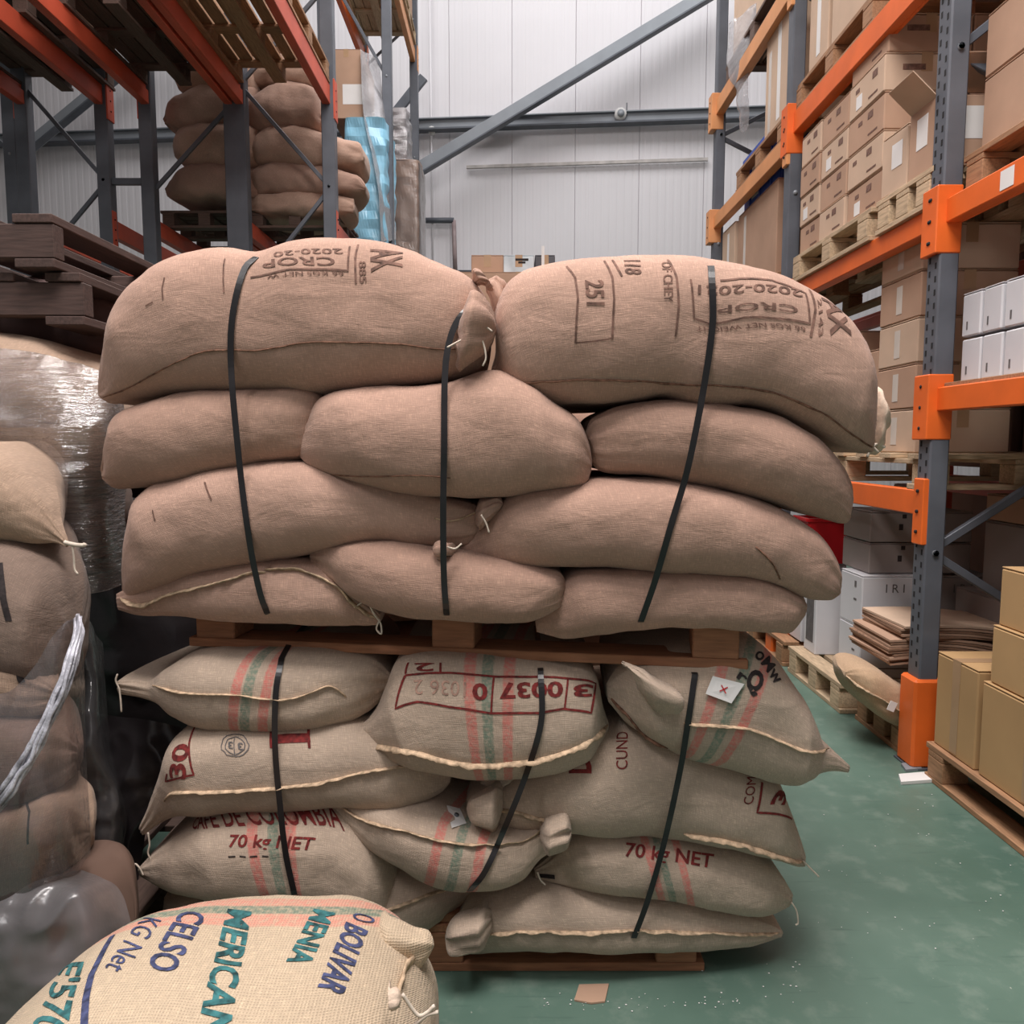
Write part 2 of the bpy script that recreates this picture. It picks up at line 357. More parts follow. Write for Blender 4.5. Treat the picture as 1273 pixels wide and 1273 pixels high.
# ------------------------------------------------------------------ sacks
class Sack: pass
SACKS = []
def build_sack(name, rings, mat_fn, label, cat='sack', group=None, lump=1., M=60, seed=0, sq=.8, wr=1., bk=.5, parent=None):
    """rings: list of (C, A, front Vector, back Vector). One closed cloth surface."""
    N = len(rings); P = []; R = random.Random(seed); off = Vector((R.uniform(0, 50), R.uniform(0, 50), R.uniform(0, 50)))
    Cs = [r[0] for r in rings]; acc = [0.]
    for a, b in zip(Cs, Cs[1:]): acc.append(acc[-1]+(b-a).length)
    tot = acc[-1]
    for i, (C, A, Fv, Bv) in enumerate(rings):
        row = []; end = min(acc[i], tot-acc[i]); ef = math.exp(-end/.07)
        hh = A.length+Fv.length
        for j in range(M):
            th = 2*math.pi*j/M; s, c = math.sin(th), math.cos(th)
            if c >= 0: p = C+A*pw(s, sq)+Fv*pw(c, .85)
            else: p = C+A*pw(s, bk+.1)*(1+(.12*min(1, -c*2) if parent is None else 0))+Bv*abs(c)**bk  # back half swells to close gaps that let light through
            r_ = (p-C); rn = r_.normalized() if r_.length > 1e-6 else Vector((0, 0, 1))
            k = min(1, hh/.06)
            q = p+off
            dsp = lump*k*(.008*noise.noise(q*5)+.0042*noise.noise(q*13)+.0014*noise.noise(q*30))
            fold = (.5-abs(noise.noise(Vector((q.x*7, q.y*7, q.z*20)))))**2
            dsp += wr*k*.004*fold
            dsp += wr*.011*min(1, hh/.05)*ef*noise.noise(Vector((s*3.2, c*3.2, acc[i]*5+seed)))
            row.append(p+rn*dsp)
        P.append(row)
    s = Sack(); s.P = P; s.N = N; s.M = M; s.acc = acc
    H = M//2; s.b = []
    for i in range(N):
        b = [0.]*(M+1)
        for j in range(1, H+1): b[j] = b[j-1]+(P[i][j]-P[i][j-1]).length
        neg = [0.]
        for j in range(1, M-H+1): neg.append(neg[-1]-(P[i][(M-j) % M]-P[i][(M-j+1) % M]).length)
        s.b.append((b[:H+1], neg))
    origin = Vector((sum((c.x for c in Cs))/N, sum((c.y for c in Cs))/N, min(v.z for r in P for v in r)))
    s.o = thing(name, origin, label, cat, group) if parent is None else parent
    org = origin if parent is None else parent.location
    verts = [v-org for r in P for v in r]; faces = []; uvs = []
    def bval(i, j, lowside):
        pos, neg = s.b[i]
        if j <= H and not (lowside and j == H): return pos[j]
        return neg[M-j]
    for i in range(N-1):
        for j in range(M):
            j2 = (j+1) % M; low = j >= H
            faces.append((i*M+j, i*M+j2, (i+1)*M+j2, (i+1)*M+j))
            ja, jb = j, j+1
            def bb(ii, jj):
                if low: return s.b[ii][1][M-jj]
                return s.b[ii][0][jj]
            uvs += [(acc[i], bb(i, ja)), (acc[i], bb(i, jb)), (acc[i+1], bb(i+1, jb)), (acc[i+1], bb(i+1, ja))]
    faces.append(tuple(range(M))[::-1]); uvs += [(acc[0], 0)]*M
    faces.append(tuple(range((N-1)*M, N*M))); uvs += [(acc[-1], 0)]*M
    s.bvh = BVHTree.FromPolygons([v for r in P for v in r], faces)
    s.org = org
    mat = mat_fn(s) if callable(mat_fn) else mat_fn
    s.body = mesh_from('cloth', verts, faces, mat, s.o, True, uvs)
    SACKS.append(s); return s
def hit(s, px, py):
    d = ray(px, py).normalized(); loc, n, idx, dist = s.bvh.ray_cast(CAM, d)
    if loc is not None: return loc, n, idx
    best = None      # nearest visible point in the picture plane
    for i in range(s.N):
        for j in range(s.M):
            p = s.P[i][j]-CAM; f = p.y*cp-p.z*sp; u = p.y*sp+p.z*cp
            qx = CX+F*p.x/f; qy = CX-F*u/f; dd = (qx-px)**2+(qy-py)**2+(p.length*6)**2*.2
            if best is None or dd < best[0]: best = (dd, i, j)
    i, j = best[1], best[2]; return s.P[i][j], (s.P[i][j]-(s.P[i][0]+s.P[i][s.M//2])/2).normalized(), min(i, s.N-2)*s.M+j
def ab(s, px, py):
    p, n, idx = hit(s, px, py)
    if idx >= (s.N-1)*s.M: i, j = (0 if idx == (s.N-1)*s.M else s.N-2), 0
    else: i, j = divmod(idx, s.M)
    j2 = (j+1) % s.M; A, B, C_ = s.P[i][j], s.P[i][j2], s.P[i+1][j]
    e = C_-A; u = max(0, min(1, (p-A).dot(e)/max(1e-12, e.length_squared)))
    f = B-A; v = max(0, min(1, (p-A).dot(f)/max(1e-12, f.length_squared)))
    H = s.M//2
    def bb(ii, jj): return s.b[ii][0][jj] if j < H else s.b[ii][1][s.M-jj]
    b0 = bb(i, j)*(1-u)+bb(i+1, j)*u; b1 = bb(i, j+1)*(1-u)+bb(i+1, j+1)*u
    return (s.acc[i]*(1-u)+s.acc[i+1]*u, b0*(1-v)+b1*v)
def ring_at(s, i, b):
    M, H = s.M, s.M//2
    if b >= 0:
        t = s.b[i][0]; b = min(b, t[-1]*.999)
        for j in range(H):
            if t[j+1] >= b: k = (b-t[j])/max(1e-9, t[j+1]-t[j]); return s.P[i][j].lerp(s.P[i][j+1], k)
        return s.P[i][H]
    t = s.b[i][1]; b = max(b, t[-1]*.999)
    for j in range(len(t)-1):
        if t[j+1] <= b: k = (b-t[j])/min(-1e-9, t[j+1]-t[j]); return s.P[i][(M-j) % M].lerp(s.P[i][(M-j-1) % M], k)
    return s.P[i][H]
def surf(s, a, b):
    a = max(0, min(s.acc[-1]*.9999, a)); i = 0
    lo, hi = 0, s.N-1
    while hi-lo > 1:
        m = (lo+hi)//2
        if s.acc[m] <= a: lo = m
        else: hi = m
    k = (a-s.acc[lo])/max(1e-9, s.acc[lo+1]-s.acc[lo])
    return ring_at(s, lo, b).lerp(ring_at(s, lo+1, b), k)
def surf_n(s, a, b, off):
    p = surf(s, a, b); u = surf(s, a+.006, b)-surf(s, a-.006, b); v = surf(s, a, b+.006)-surf(s, a, b-.006)
    n = u.cross(v)
    if n.length < 1e-12: return p
    n.normalize()
    i = min(range(s.N), key=lambda q: abs(s.acc[q]-a)); c = (s.P[i][0]+s.P[i][s.M//2])/2
    if n.dot(p-c) < 0: n = -n
    return p+n*off
DG = None
def text_mesh2d(body, bold=.0):
    c = bpy.data.curves.new('t', 'FONT'); c.body = body; c.size = 1; c.offset = bold; c.resolution_u = 3
    o = bpy.data.objects.new('t', c); COL.objects.link(o); bpy.context.view_layer.update()
    me = bpy.data.meshes.new_from_object(o.evaluated_get(bpy.context.evaluated_depsgraph_get()))
    bm = bmesh.new(); bm.from_mesh(me); bpy.data.objects.remove(o); bpy.data.curves.remove(c); bpy.data.meshes.remove(me)
    bmesh.ops.triangulate(bm, faces=bm.faces[:])
    return bm
def write(s, body, p0, p1, p2, mat, bold=.0, cap=.70, cut=None, off=.0016):
    """print lettering on the cloth: p0-p1 baseline, p2 the top of the first letter, found on the sack"""
    bm = text_mesh2d(body, bold)
    if not bm.verts: return
    for _ in range(5):
        es = [e for e in bm.edges if e.calc_length() > .22]
        if not es: break
        bmesh.ops.subdivide_edges(bm, edges=es, cuts=1); bmesh.ops.triangulate(bm, faces=[f for f in bm.faces if len(f.verts) > 3])
    x0 = min(v.co.x for v in bm.verts); x1 = max(v.co.x for v in bm.verts)
    A0, A1, A2 = [Vector(ab(s, *p)) for p in (p0, p1, p2)]
    ux = (A1-A0)/(x1-x0); uy = (A2-A0)/cap
    for v in bm.verts:
        q = A0+ux*(v.co.x-x0)+uy*v.co.y; v.co = surf_n(s, q.x, q.y, off)-s.org
    me = bpy.data.meshes.new('printed_lettering'); bm.to_mesh(me); bm.free()
    return link('printed_lettering', me, mat, s.o)
def draw(s, pts, w, mat, name='printed_line', off=.0015, closed=False):
    Q = [Vector(ab(s, *p)) for p in pts]
    if closed: Q.append(Q[0])
    pl = []
    for a, b in zip(Q, Q[1:]):
        n = max(1, int((b-a).length/.008))
        for k in range(n): pl.append(a.lerp(b, k/n))
    pl.append(Q[-1]); vs, fs = [], []
    for i, q in enumerate(pl):
        d = (pl[min(i+1, len(pl)-1)]-pl[max(0, i-1)])
        if d.length < 1e-9: d = Vector((1, 0))
        d.normalize(); n = Vector((-d.y, d.x))
        for sgn in (-1, 1):
            t = q+n*sgn*w/2; vs.append(surf_n(s, t.x, t.y, off)-s.org)
        if i: fs.append((2*i-2, 2*i, 2*i+1, 2*i-1))
    return mesh_from(name, vs, fs, mat, s.o, False)
def seam(s, pts, fin=.008, th=.003, mat=None, wob=.002, name='seam', droop=.0, n=None):
    mat = mat or M_STITCH; n = n or max(12, int(sum(math.dist(a, b) for a, b in zip(pts, pts[1:]))/4))
    pp = catmull(pts, n); hs = [hit(s, *p) for p in pp]
    L = [h[0] for h in hs]; 
    for _ in range(2): L = [L[0]]+[(L[i-1]+L[i]*2+L[i+1])/4 for i in range(1, len(L)-1)]+[L[-1]]
    vs, fs = [], []
    for i, (p, h) in enumerate(zip(L, hs)):
        nn = h[1].copy(); nn.x *= .3
        if nn.dot(ray(*pp[i])) > 0: nn = -nn
        nn = (nn+Vector((0, -.2, -droop))).normalized()
        d = (L[min(i+1, len(L)-1)]-L[max(0, i-1)]).normalized(); up = nn.cross(d).normalized()
        env = min(1, .25+i/4., .25+(len(L)-1-i)/4.)
        f = fin*env*(1+.25*noise.noise(p*40))+wob*noise.noise(p*90); t = th*(.8+.3*noise.noise(p*120+Vector((9, 1, 4))))
        sh = up*wob*1.2*noise.noise(p*28)
        for (a, b) in ((-.004, -1), (.5, -1.0), (.95, -.7), (1, .6), (.5, 1.), (-.004, 1)):
            base = p+nn*(f*a if a > 0 else a)+up*t*b*.5+sh*max(0, a); vs.append(base-s.org)
        if i:
            for k in range(6): fs.append(((i-1)*6+k, (i-1)*6+(k+1) % 6, i*6+(k+1) % 6, i*6+k))
    fs.append((5, 4, 3, 2, 1, 0)); m_ = (len(L)-1)*6; fs.append(tuple(range(m_, m_+6)))
    return mesh_from(name, vs, fs, mat, s.o, True)
def twine(s, pts, Y, r=.0022, name='tie_string'):
    pp = catmull([(p[0], p[1], p[2] if len(p) > 2 else Y) for p in pts], max(8, len(pts)*5))
    return tube(name, [at(*p)-s.org for p in pp], r, M_TWINE, s.o, 5)
def px_sack(pairs, Yf, mat_fn, label, group=None, depth=.6, bulge=.55, bmax=.12, n=80, seed=0, ang=0., Mr=60, name='coffee_sack', taper=0, **kw):
    """a lying sack seen from its long side; pairs = upper and lower outline points"""
    R = catmull(pairs, n); rings = []
    for i, (xt, yt, xb, yb) in enumerate(R):
        t = i/(n-1); xm = (xt+xb)/2; Ys = (Yf(xm) if callable(Yf) else Yf)+.10
        T, B = at(xt, yt, Ys), at(xb, yb, Ys); A = (T-B)/2; h = A.length*2
        e = max(0., 1-abs(2*t-1)**3.2)**.6
        bf = min(bmax, bulge*h)*(.35+.65*e)
        bb = max(.5*h, depth*(.12+.88*e)*(1 if not taper else max(0, min(1, (1-t)/taper))**1.2))
        Tn = Vector((0, -1, 0)); rings.append(((T+B)/2, A, Tn*max(bf, .004), -Tn*bb))
    return build_sack(name, rings, mat_fn, label, 'sack', group, seed=seed, M=Mr, **kw)
# upper load, front plane follows the skewed pallet
YU = lambda px: 1.80-(px-130)/920*.20-.09
B_UP = [burlap('brown_jute_%d' % i, c, pitch=.0029, weave=.14) for i, c in enumerate(((184, 150, 133), (177, 144, 127), (188, 154, 137)))]
GU = 'plain brown sacks strapped on the upper pallet'
u1 = px_sack([(122, 484, 124, 493), (132, 448, 146, 503), (150, 390, 180, 497), (185, 342, 225, 490), (230, 319, 270, 487), (280, 311, 310, 488), (325, 318, 350, 490), (370, 305, 390, 491), (420, 301, 440, 488), (480, 306, 490, 483), (540, 327, 540, 476), (580, 347, 575, 470), (603, 372, 597, 458), (612, 398, 609, 432)], YU, B_UP[0],
             'largest brown burlap sack at the top left of the pallet load, CROP printed upside down', GU, seed=1)
seam(u1, [(128, 494), (160, 482), (200, 460), (250, 438), (285, 435), (320, 436), (380, 426), (440, 426), (500, 428), (545, 434), (580, 432), (600, 420)], .003, .0035, M_STITCH, .0015)
u2 = px_sack([(611, 458, 613, 474), (616, 437, 624, 488), (616, 385, 645, 497), (640, 346, 680, 502), (700, 326, 730, 503), (770, 321, 790, 500), (830, 322, 825, 495), (880, 327, 870, 508), (930, 337, 920, 506), (980, 354, 965, 515), (1020, 375, 1000, 530), (1050, 405, 1030, 547), (1072, 450, 1055, 558), (1081, 500, 1072, 562), (1087, 548, 1084, 563)], YU, B_UP[2],
             'large brown sack at the top right of the load, printed 251 and CROP', GU, seed=2)
seam(u2, [(615, 466), (640, 475), (680, 474), (740, 472), (800, 474), (850, 478), (900, 480), (960, 488), (1020, 512), (1060, 540), (1084, 556)], .004, .004, M_STITCH, .002)
u3 = px_sack([(126, 582, 128, 596), (142, 540, 150, 607), (155, 515, 190, 607), (200, 496, 240, 600), (270, 484, 300, 586), (340, 482, 350, 576), (390, 484, 390, 566), (408, 500, 408, 550)], YU, B_UP[1],
             'plain brown sack second from the top at the left end of the load', GU, seed=3, depth=.58)
u4 = px_sack([(367, 545, 369, 562), (385, 519, 385, 577), (400, 497, 410, 590), (430, 486, 450, 603), (480, 482, 500, 613), (550, 478, 570, 619), (600, 462, 630, 616), (640, 468, 665, 611), (690, 500, 690, 607), (718, 520, 715, 603), (731, 550, 729, 596), (736, 572, 735, 584)], lambda x: YU(x)-.03, B_UP[0],
             'plain brown sack in the middle of the second layer, between two straps', GU, seed=4)
seam(u4, [(405, 589), (450, 592), (520, 591), (560, 594)], .003, .003, M_STITCH, .001)
u5 = px_sack([(727, 540, 729, 566), (736, 520, 745, 583), (770, 505, 790, 591), (830, 496, 850, 602), (890, 500, 900, 610), (950, 512, 950, 622), (1000, 538, 990, 635), (1035, 570, 1025, 643), (1055, 605, 1047, 649), (1058, 632, 1056, 646)], YU, B_UP[1],
             'plain brown sack second from the top at the right end of the load', GU, seed=5)
u6 = px_sack([(152, 730, 154, 740), (157, 690, 168, 744), (165, 650, 195, 735), (185, 608, 250, 714), (240, 588, 310, 700), (310, 576, 370, 690), (380, 572, 430, 680), (450, 586, 480, 676), (520, 606, 525, 682), (572, 622, 560, 680), (600, 632, 588, 672), (612, 640, 607, 655)], YU, B_UP[2],
             'long brown sack with a puckered right end in the third layer, left side', GU, seed=6)
seam(u6, [(540, 644), (560, 648), (585, 640), (605, 632)], .005, .004, M_JUTE_EDGE, .001)
u7 = px_sack([(559, 682, 561, 689), (580, 672, 590, 702), (605, 645, 620, 706), (640, 612, 680, 706), (720, 596, 750, 704), (800, 596, 820, 708), (880, 604, 880, 712), (940, 620, 930, 719), (990, 645, 975, 731), (1020, 668, 1008, 741), (1040, 702, 1032, 744), (1045, 727, 1043, 740)], YU, B_UP[0],
             'long brown sack with a puckered left end in the third layer, right side', GU, seed=7)
seam(u7, [(940, 680), (960, 700), (970, 720)], .004, .004, M_STITCH, .001)
u8 = px_sack([(146, 740, 148, 757), (165, 733, 185, 764), (210, 716, 230, 766), (270, 702, 290, 768), (330, 692, 340, 773), (390, 694, 400, 777), (425, 705, 430, 777), (455, 742, 452, 777), (472, 764, 470, 777)], YU, B_UP[2],
             'brown sack with a puckered seam at the bottom left, drooping over the upper pallet', GU, seed=8)
seam(u8, [(150, 744), (175, 752), (205, 740), (240, 731), (280, 722), (315, 712), (330, 712)], .012, .006, M_JUTE_EDGE, .004, droop=.4)
seam(u8, [(330, 708), (365, 708), (395, 716), (420, 730), (440, 750), (468, 768)], .012, .006, M_JUTE_EDGE, .004, droop=.3)
twine(u8, [(440, 755), (455, 748), (466, 765), (473, 775), (474, 788), (468, 782), (472, 770)], 1.70)
u9 = px_sack([(385, 686, 387, 700), (400, 675, 405, 717), (430, 670, 450, 747), (480, 672, 510, 766), (550, 680, 560, 770), (620, 690, 630, 772), (670, 702, 665, 770), (696, 712, 692, 758), (706, 733, 705, 743)], lambda x: YU(x)-.03, B_UP[1],
             'brown sack in the middle of the bottom layer on the upper pallet', GU, seed=9)
u10 = px_sack([(665, 768, 667, 784), (680, 745, 700, 791), (710, 709, 740, 787), (780, 704, 800, 779), (850, 704, 870, 776), (920, 710, 920, 781), (965, 722, 960, 785), (992, 736, 983, 785), (1003, 752, 1001, 765)], YU, B_UP[0],
              'brown sack at the bottom right of the upper load, corner over a pallet block', GU, seed=10)
# lower load
B_LO = (190, 170, 152)
RED, GRN = (200, 118, 108), (112, 130, 114)
def striped(name, pts, slant=0, base=B_LO, wd=.024, cols=(RED, GRN, RED), axis=0):
    def fn(s):
        st = []
        for (p, c) in zip(pts, cols):
            a = Vector(ab(s, *p)); st.append((a[axis]+slant*a[1-axis], wd, c, slant))
        return burlap(name, base, st, axis, .0030, .25)
    return fn
plainlo = burlap('pale_jute', B_LO, pitch=.0030, weave=.25)
YL = lambda px: 1.70
GL = 'printed coffee sacks strapped on the lower pallet'
l1 = px_sack([(146, 846, 148, 862), (170, 845, 180, 868), (190, 845, 200, 874), (208, 832, 222, 888), (245, 810, 262, 901), (300, 804, 310, 906), (360, 803, 370, 906), (420, 804, 430, 897), (465, 815, 460, 882), (487, 838, 482, 862)], YL, striped('jute_striped_a', [(292, 865), (307, 865), (330, 865)], -.22),
             'striped pale sack with a long pointed left ear under the upper pallet', GL, seed=11)
seam(l1, [(190, 852), (230, 861), (290, 864), (350, 870), (385, 862), (410, 852), (430, 866)], .008, .004, M_JUTE_EDGE, .003)
twine(l1, [(146, 838), (144, 846), (148, 856), (150, 870), (151, 885)], 1.78)
l2 = px_sack([(436, 912, 439, 932), (462, 890, 470, 940), (480, 855, 510, 947), (500, 818, 560, 957), (560, 806, 600, 962), (620, 806, 640, 962), (690, 812, 690, 955), (735, 828, 725, 942), (750, 878, 746, 926), (757, 900, 756, 914)], lambda x: 1.66, striped('jute_striped_b', [(588, 900), (608, 900), (632, 900)], -.12),
             'pale sack with boxed number 3 0037 0 upside down, under the upper pallet', GL, seed=12)
seam(l2, [(440, 924), (475, 927), (520, 935), (560, 946), (600, 950), (650, 946), (700, 935), (735, 918), (755, 902)], .013, .005, M_JUTE_EDGE, .005, droop=.5)
l3 = px_sack([(754, 850, 756, 872), (768, 828, 782, 900), (790, 812, 822, 925), (850, 800, 862, 942), (905, 790, 905, 952), (935, 795, 932, 960), (962, 820, 955, 966), (988, 856, 978, 968), (1008, 893, 1000, 964), (1022, 926, 1018, 958), (1040, 938, 1036, 957), (1056, 952, 1054, 960)], lambda x: 1.64, striped('jute_striped_c', [(876, 900), (904, 895), (930, 890)], -.4),
             'pale sack with white tag and pointed right ear, under the upper pallet', GL, seed=13)
seam(l3, [(850, 899), (900, 902), (940, 908), (980, 925), (1010, 934), (1030, 930)], .009, .004, M_JUTE_EDGE, .003, droop=.3)
seam(l3, [(760, 868), (780, 888), (800, 912), (830, 930)], .008, .005, M_STITCH, .003)
l4 = px_sack([(173, 1028, 178, 1038), (190, 992, 205, 1020), (203, 955, 228, 1009), (217, 918, 262, 1006), (245, 898, 300, 1000), (310, 888, 370, 997), (400, 884, 440, 997), (470, 890, 500, 998), (520, 915, 530, 993), (550, 945, 549, 985), (562, 958, 560, 972)], YL, plainlo,
             'pale sack with a boxed 3 and round emblem, lower load, left', GL, seed=14)
seam(l4, [(205, 996), (212, 985), (250, 984), (300, 982), (350, 978), (400, 972), (450, 960), (500, 952), (550, 948)], .010, .004, M_JUTE_EDGE, .004, droop=.2)
twine(l4, [(184, 1035), (186, 1050), (184, 1060), (188, 1072), (184, 1078)], 1.77)
l5 = px_sack([(580, 994, 582, 1012), (608, 975, 618, 1026), (650, 955, 680, 1029), (690, 930, 730, 1028), (750, 900, 790, 1030), (830, 900, 850, 1037), (900, 930, 900, 1046), (952, 950, 946, 1059), (972, 985, 974, 1070), (988, 1025, 990, 1076), (1001, 1062, 1000, 1077)], YL, plainlo,
             'large pale sack lettered CUND and COM, right side of the lower load', GL, seed=15)
seam(l5, [(850, 1036), (880, 1040), (920, 1048), (960, 1060), (998, 1072)], .014, .005, M_JUTE_EDGE, .005, droop=.2)
seam(l5, [(592, 1008), (630, 1006), (660, 1014), (690, 1022)], .01, .005, M_JUTE_EDGE, .004, droop=.2)
twine(l5, [(998, 1070), (1006, 1078), (1018, 1090)], 1.78)
l6 = px_sack([(172, 1080, 176, 1090), (200, 1055, 205, 1099), (230, 1028, 250, 1104), (270, 1005, 310, 1108), (340, 994, 370, 1115), (420, 994, 425, 1124), (458, 1020, 452, 1134), (482, 1052, 474, 1138), (494, 1085, 488, 1130), (496, 1100, 495, 1112)], lambda x: 1.68, striped('jute_striped_d', [(317, 1070), (342, 1070), (362, 1070)], .0),
             'pale sack reading 70 kg NET at the left, above the foreground sack', GL, seed=16)
twine(l6, [(178, 1088), (174, 1080), (168, 1074), (166, 1080)], 1.76)
l7 = px_sack([(414, 990, 416, 1006), (440, 992, 438, 1034), (480, 992, 490, 1066), (540, 1000, 550, 1091), (600, 1018, 610, 1096), (645, 1030, 648, 1088), (672, 1024, 672, 1066), (695, 1018, 697, 1052), (711, 1024, 710, 1042)], lambda x: 1.65, striped('jute_striped_e', [(543, 1055), (570, 1055), (598, 1055)], -.3),
             'small pale sack with white tag and puckered ends, middle of the lower load', GL, seed=17)
seam(l7, [(418, 998), (450, 1018), (500, 1032), (550, 1045), (600, 1050), (650, 1046), (680, 1030)], .011, .004, M_JUTE_EDGE, .004, droop=.3)
l8 = px_sack([(664, 1080, 666, 1092), (685, 1062, 690, 1097), (710, 1030, 740, 1102), (780, 1022, 810, 1106), (860, 1034, 880, 1119), (930, 1055, 930, 1131), (962, 1078, 956, 1131), (985, 1113, 981, 1126)], YL, striped('jute_striped_f', [(812, 1080), (828, 1080), (850, 1080)], -.05, wd=.02),
             'pale sack reading 70 kg NET at the right side of the lower load', GL, seed=18)
twine(l8, [(984, 1122), (990, 1132), (992, 1148), (989, 1150)], 1.78); twine(l8, [(668, 1084), (672, 1094), (678, 1100)], 1.74)
l9 = px_sack([(205, 1116, 207, 1140), (240, 1100, 250, 1165), (330, 1095, 340, 1175), (400, 1095, 400, 1176), (470, 1072, 470, 1162), (520, 1076, 515, 1158), (560, 1085, 550, 1142), (587, 1103, 585, 1117)], lambda x: 1.72, plainlo,
             'pale bottom sack mostly hidden behind the foreground sack', GL, seed=19)
seam(l9, [(478, 1132), (510, 1120), (550, 1106), (585, 1103)], .01, .005, M_JUTE_EDGE, .003, droop=.3)
l10 = px_sack([(554, 1152, 556, 1176), (572, 1135, 590, 1179), (592, 1108, 640, 1170), (640, 1094, 690, 1168), (700, 1090, 740, 1169), (780, 1098, 800, 1171), (860, 1112, 860, 1172), (920, 1132, 910, 1171), (955, 1147, 948, 1168), (973, 1158, 971, 1164)], YL, plainlo,
              'pale sack lowest at the right with a frayed lower edge, above the floor pallet', GL, seed=20)
seam(l10, [(562, 1168), (600, 1162), (640, 1158), (700, 1158), (740, 1158), (790, 1156), (850, 1158), (910, 1160), (968, 1160)], .010, .004, M_JUTE_EDGE, .006, droop=.2)
# puckered ears that stick out of the sacks, each a part of its own sack
def ear(s, pairs, Y, mat, seed=0, name='gathered_ear', wr=2.2, bulge=.5):
    R = catmull(pairs, 26); rings = []
    for i, (xt, yt, xb, yb) in enumerate(R):
        T, B = at(xt, yt, Y), at(xb, yb, Y); A = (T-B)/2; h = A.length*2
        t = i/25; k = min(1, .45+t*3.5)*(1 if t < .8 else max(.12, math.sqrt(max(0, 1-((t-.8)/.2)**2)))); back = Vector((0, .035*max(0, 1-t*4), 0))
        rings.append(((T+B)/2+back, A*k, Vector((0, -1, 0))*h*bulge*k, Vector((0, 1, 0))*h*.5*k))
    N = len(SACKS); q = build_sack('ear', rings, mat, None, seed=seed, M=32, wr=wr, lump=1.6, parent=s.o)
    q.body.name = name; SACKS.pop(); return q
ear(u1, [(575, 368, 560, 462), (592, 365, 580, 455), (606, 378, 600, 442), (615, 395, 612, 425), (618, 405, 617, 412)], 1.63, B_UP[0], 31)
ear(u1, [(585, 345, 588, 352), (590, 336, 600, 352), (600, 340, 612, 356), (602, 352, 606, 362)], 1.66, B_UP[2], 32, 'mouth_fold')
ear(u2, [(612, 338, 600, 352), (622, 342, 608, 372), (628, 348, 615, 395), (635, 360, 622, 400)], 1.80, B_UP[1], 33, 'mouth_fold')
ear(u2, [(1078, 470, 1072, 560), (1086, 480, 1080, 562), (1094, 505, 1090, 560), (1098, 528, 1096, 548)], 1.70, plain('pale_hem_cloth', (212, 190, 170), .9, 0, .15, 40, .5), 34)
ear(u6, [(590, 630, 590, 662), (606, 622, 606, 646), (618, 618, 618, 636), (626, 622, 625, 632)], 1.66, B_UP[2], 35)
ear(u7, [(566, 678, 566, 692), (556, 676, 556, 690), (546, 674, 548, 694), (537, 680, 539, 690)], 1.62, B_UP[0], 36)
ear(l7, [(672, 1030, 672, 1062), (688, 1020, 688, 1056), (702, 1016, 702, 1050), (711, 1024, 710, 1042)], 1.68, plainlo, 37)
ear(l10, [(610, 1130, 612, 1176), (590, 1134, 590, 1180), (570, 1140, 570, 1182), (553, 1152, 554, 1178)], 1.70, plainlo, 38)
ear(l5, [(625, 975, 625, 1026), (605, 984, 605, 1024), (590, 992, 590, 1020), (580, 998, 580, 1012)], 1.72, plainlo, 39)
ear(l5, [(655, 955, 625, 985), (640, 950, 610, 975), (622, 950, 600, 968), (612, 955, 603, 964)], 1.80, plainlo, 40)
ear(l3, [(800, 872, 835, 905), (785, 838, 850, 868), (775, 826, 818, 848), (772, 824, 800, 834), (770, 826, 782, 832)], 1.60, plainlo, 41, 'folded_ear', 1.4, .3)
0 and ear(l2, [(520, 912, 520, 940), (480, 905, 480, 935), (452, 912, 452, 930), (436, 918, 437, 926)], 1.62, plainlo, 42, 'folded_ear', 1.2)
twine(u1, [(556, 432), (575, 422), (592, 414), (600, 425), (604, 445), (600, 455)], 1.58, .002); twine(u1, [(580, 425), (585, 410), (602, 406), (612, 412)], 1.58, .002)
twine(u2, [(1072, 555), (1080, 560), (1090, 552), (1100, 556)], 1.66, .003); twine(u2, [(1078, 568), (1084, 556), (1092, 562)], 1.66, .003)
twine(u6, [(598, 640), (604, 650), (608, 662)], 1.60, .002); twine(u7, [(556, 680), (566, 682), (574, 676)], 1.59, .002)
# printing
pr = M_PRINT
write(u1, 'CROP', (417, 320), (326, 325), (418, 330), pr, .012)
write(u1, '2020-20', (427, 309), (340, 315), (428, 315), pr, .01)
write(u1, '66 KGS NET W', (428, 337), (332, 343), (428, 342), pr, .008)
draw(u1, [(436, 306), (434, 336), (360, 335), (312, 345)], .004, pr)
draw(u1, [(446, 304), (442, 320), (443, 352)], .004, pr)
write(u1, 'AX', (463, 309), (463, 338), (502, 312), pr, .03)
write(u1, '885', (447, 325), (448, 352), (456, 325), pr, .01)
draw(u1, [(280, 322), (278, 345), (279, 362)], .003, pr); draw(u1, [(205, 345), (202, 358), (203, 372)], .003, pr)
draw(u1, [(181, 382), (190, 376)], .003, pr)
write(u2, 'CROP', (992, 381), (892, 380), (992, 390), pr, .012)
write(u2, '2020-2021', (998, 362), (868, 354), (998, 370), pr, .012)
write(u2, '66 KGS NET WEIGHT', (1003, 406), (868, 405), (1003, 411), pr, .01)
draw(u2, [(860, 347), (864, 396), (884, 402), (925, 395), (960, 395), (1008, 402), (1002, 364), (960, 348), (920, 346), (896, 348)], .004, pr)
draw(u2, [(1006, 360), (1014, 385), (1012, 418)], .005, pr)
write(u2, 'AX', (1022, 370), (1035, 415), (1045, 375), pr, .03)
write(u2, '2143', (1016, 372), (1018, 418), (1022, 372), pr, .01)
write(u2, '251', (728, 348), (731, 379), (750, 348), pr, .02)
draw(u2, [(705, 331), (716, 345), (719, 370), (717, 400), (716, 426)], .004, pr)
